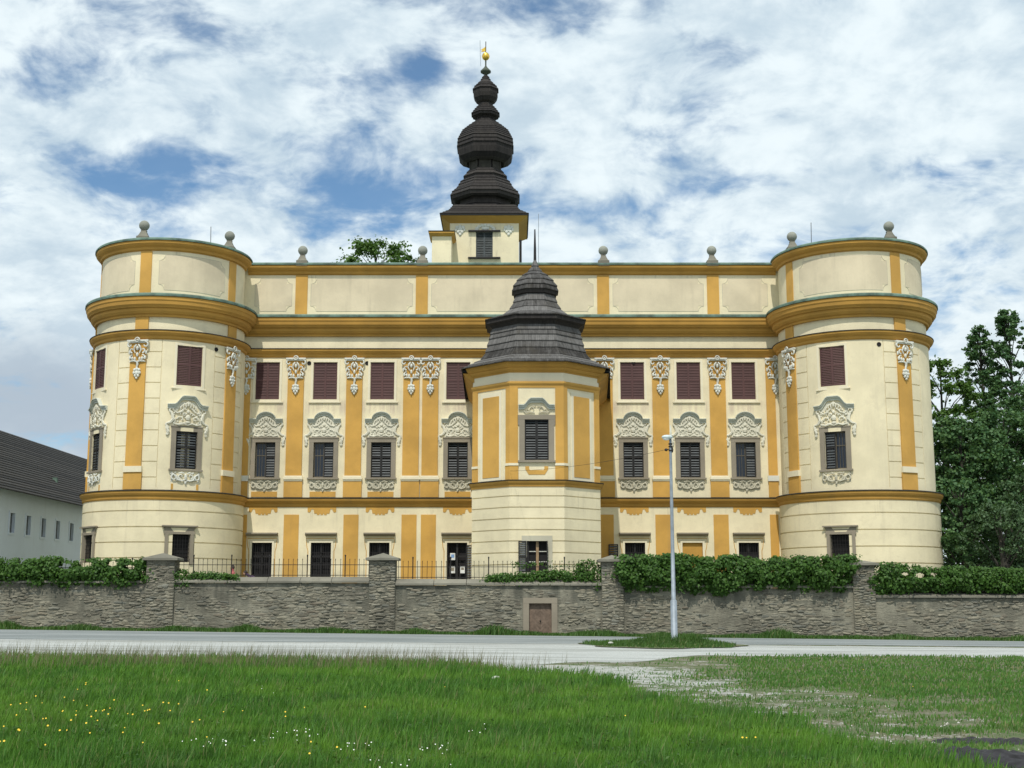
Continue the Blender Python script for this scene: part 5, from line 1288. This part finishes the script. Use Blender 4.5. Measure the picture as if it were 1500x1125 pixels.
# ================================================================== PEOPLE on a bench behind the wall
bxx=at(350,835,64.6)[0]; bY=64.7; bz=2.32
bench=thing('bench',(bxx,bY,GRD),'low wooden bench behind the wall under two seated people','bench')
link('seat',MB().box(bxx-1.0,bxx+1.0,GRD+.17,GRD+.22,-bY-.22,-bY+.2).mesh('seat',M['lightwood'],WORLD),bench)
for a in (-.85,.85): link('leg',MB().box(bxx+a-.05,bxx+a+.05,GRD-.01,GRD+.167,-bY-.18,-bY+.16).mesh('leg',M['lightwood'],WORLD),bench)
def person(X0,Y0,bend,face,mats,label):
    """seated figure, hips on the bench; bend leans the trunk forward (towards +face in x)"""
    p=thing('person',(X0,Y0,GRD),label,'person')
    hz=GRD+.36; kz=1.0 if bend<.6 else .60
    J={'pel':(0,0,0),'bel':(bend*.10,0,.16),'che':(bend*.26,0,.34),'nck':(bend*.36,0,.46),'hd0':(bend*.42,0,.53),'hd1':(bend*.50,0,.63),'hd2':(bend*.52,0,.72)}
    J={k:(a,b,c*kz) for k,(a,b,c) in J.items()}
    bm=[];ed=[];rad=[];ix={}
    def add(nm,co,r_,par=None):
        ix[nm]=len(bm); bm.append(co); rad.append(r_)
        if par: ed.append((ix[par],ix[nm]))
    add('pel',J['pel'],(.17,.15)); add('bel',J['bel'],(.17,.14),'pel'); add('che',J['che'],(.19,.14),'bel'); add('nck',J['nck'],(.06,.06),'che'); add('hd0',J['hd0'],(.07,.07),'nck'); add('hd1',J['hd1'],(.095,.085),'hd0'); add('hd2',J['hd2'],(.06,.055),'hd1')
    cx_,cz_=J['che'][0],J['che'][2]
    for s_,nm in ((-1,'a'),(1,'b')):
        add('sh'+nm,(cx_,s_*.17,cz_+.03),(.06,.06),'che'); add('el'+nm,(cx_+.10,s_*.24,cz_-.22),(.045,.045),'sh'+nm); add('wr'+nm,(cx_+.30,s_*.16,cz_-.30),(.032,.032),'el'+nm); add('ha'+nm,(cx_+.37,s_*.13,cz_-.31),(.04,.02),'wr'+nm); add('fi'+nm,(cx_+.44,s_*.12,cz_-.33),(.022,.014),'ha'+nm)
        add('hp'+nm,(.02,s_*.09,-.0),(.10,.10),'pel'); add('kn'+nm,(.42,s_*.11,.02),(.065,.065),'hp'+nm); add('an'+nm,(.42,s_*.11,-.28),(.042,.042),'kn'+nm); add('to'+nm,(.58,s_*.12,-.32),(.04,.03),'an'+nm)
    co=[(X0+a*face,Y0+b,hz+c) for a,b,c in bm]
    me=bpy.data.meshes.new('body'); me.from_pydata(co,ed,[]); 
    for m_ in mats: me.materials.append(m_)
    o=link('body',me,p)
    sk_=o.modifiers.new('skin','SKIN')
    for i,r_ in enumerate(rad): me.skin_vertices[0].data[i].radius=r_
    me.skin_vertices[0].data[0].use_root=True
    o.modifiers.new('sub','SUBSURF').levels=1; o.modifiers['sub'].render_levels=2
    hx,hzz=X0+face*J['hd1'][0],hz+J['hd1'][2]
    hd=MB().blob((hx,hzz,-Y0),.085,.115,.08,12,8); hd.blob((hx+face*.09,hzz-.01,-Y0),.02,.03,.018); hd.blob((hx,hzz-.0,-Y0+.08),.02,.03,.012); hd.blob((hx,hzz,-Y0-.08),.02,.03,.012)
    for e in (-.03,.03): hd.blob((hx+face*.08,hzz+.02,-Y0+e),.012,.01,.014)
    hd.blob((hx+face*.08,hzz-.055,-Y0),.012,.008,.03)
    link('head',hd.mesh('head',M['skin'],WORLD,True),p)
    hr=MB().blob((hx-face*.02,hzz+.035,-Y0),.10,.105,.095,12,8)
    link('hair',hr.mesh('hair',M['hair'],WORLD,True),p)
    return p,o,hx,hzz
for o in (): pass
bpy.context.view_layer.update()
try:
    for X0,be,fc,mt,lb,bun in ((at(341,835,64.7)[0]+.10,.25,-1,M['redshirt'],'person in dusty red top sitting behind the wall, hair in a bun',True),(at(360,838,64.7)[0]+.55,1.15,-1,M['purple'],'person in dark clothes bending forward on the bench behind the wall',False)):
        me_t=bpy.data.meshes.new('tmp'); me_t.from_pydata([(0,0,0),(0,0,1)],[(0,1)],[])
        # skin layer has to exist before the radii are set
        def person_safe():
            return person(X0,bY,be,fc,[mt],lb)
        import types
        _new=bpy.data.meshes.new
        p=None
        # build through bmesh so the skin layer is present
        import bmesh
        orig=bpy.types.Mesh.from_pydata
        def fp(self,v,e,f,**k):
            if self.name.startswith('body'):
                b=bmesh.new(); b.verts.layers.skin.verify(); vv=[b.verts.new(x) for x in v]
                for a_,b_ in e: b.edges.new((vv[a_],vv[b_]))
                b.to_mesh(self); b.free(); return
            return orig(self,v,e,f,**k)
        bpy.types.Mesh.from_pydata=fp
        p,o,hx,hzz=person_safe()
        bpy.types.Mesh.from_pydata=orig
        if bun: link('hair_bun',MB().blob((hx+.03,hzz+.15,-bY),.05,.05,.05,8,6).mesh('hair_bun',M['hair'],WORLD,True),p)
except Exception as e:
    print('PERSON FAIL',e)
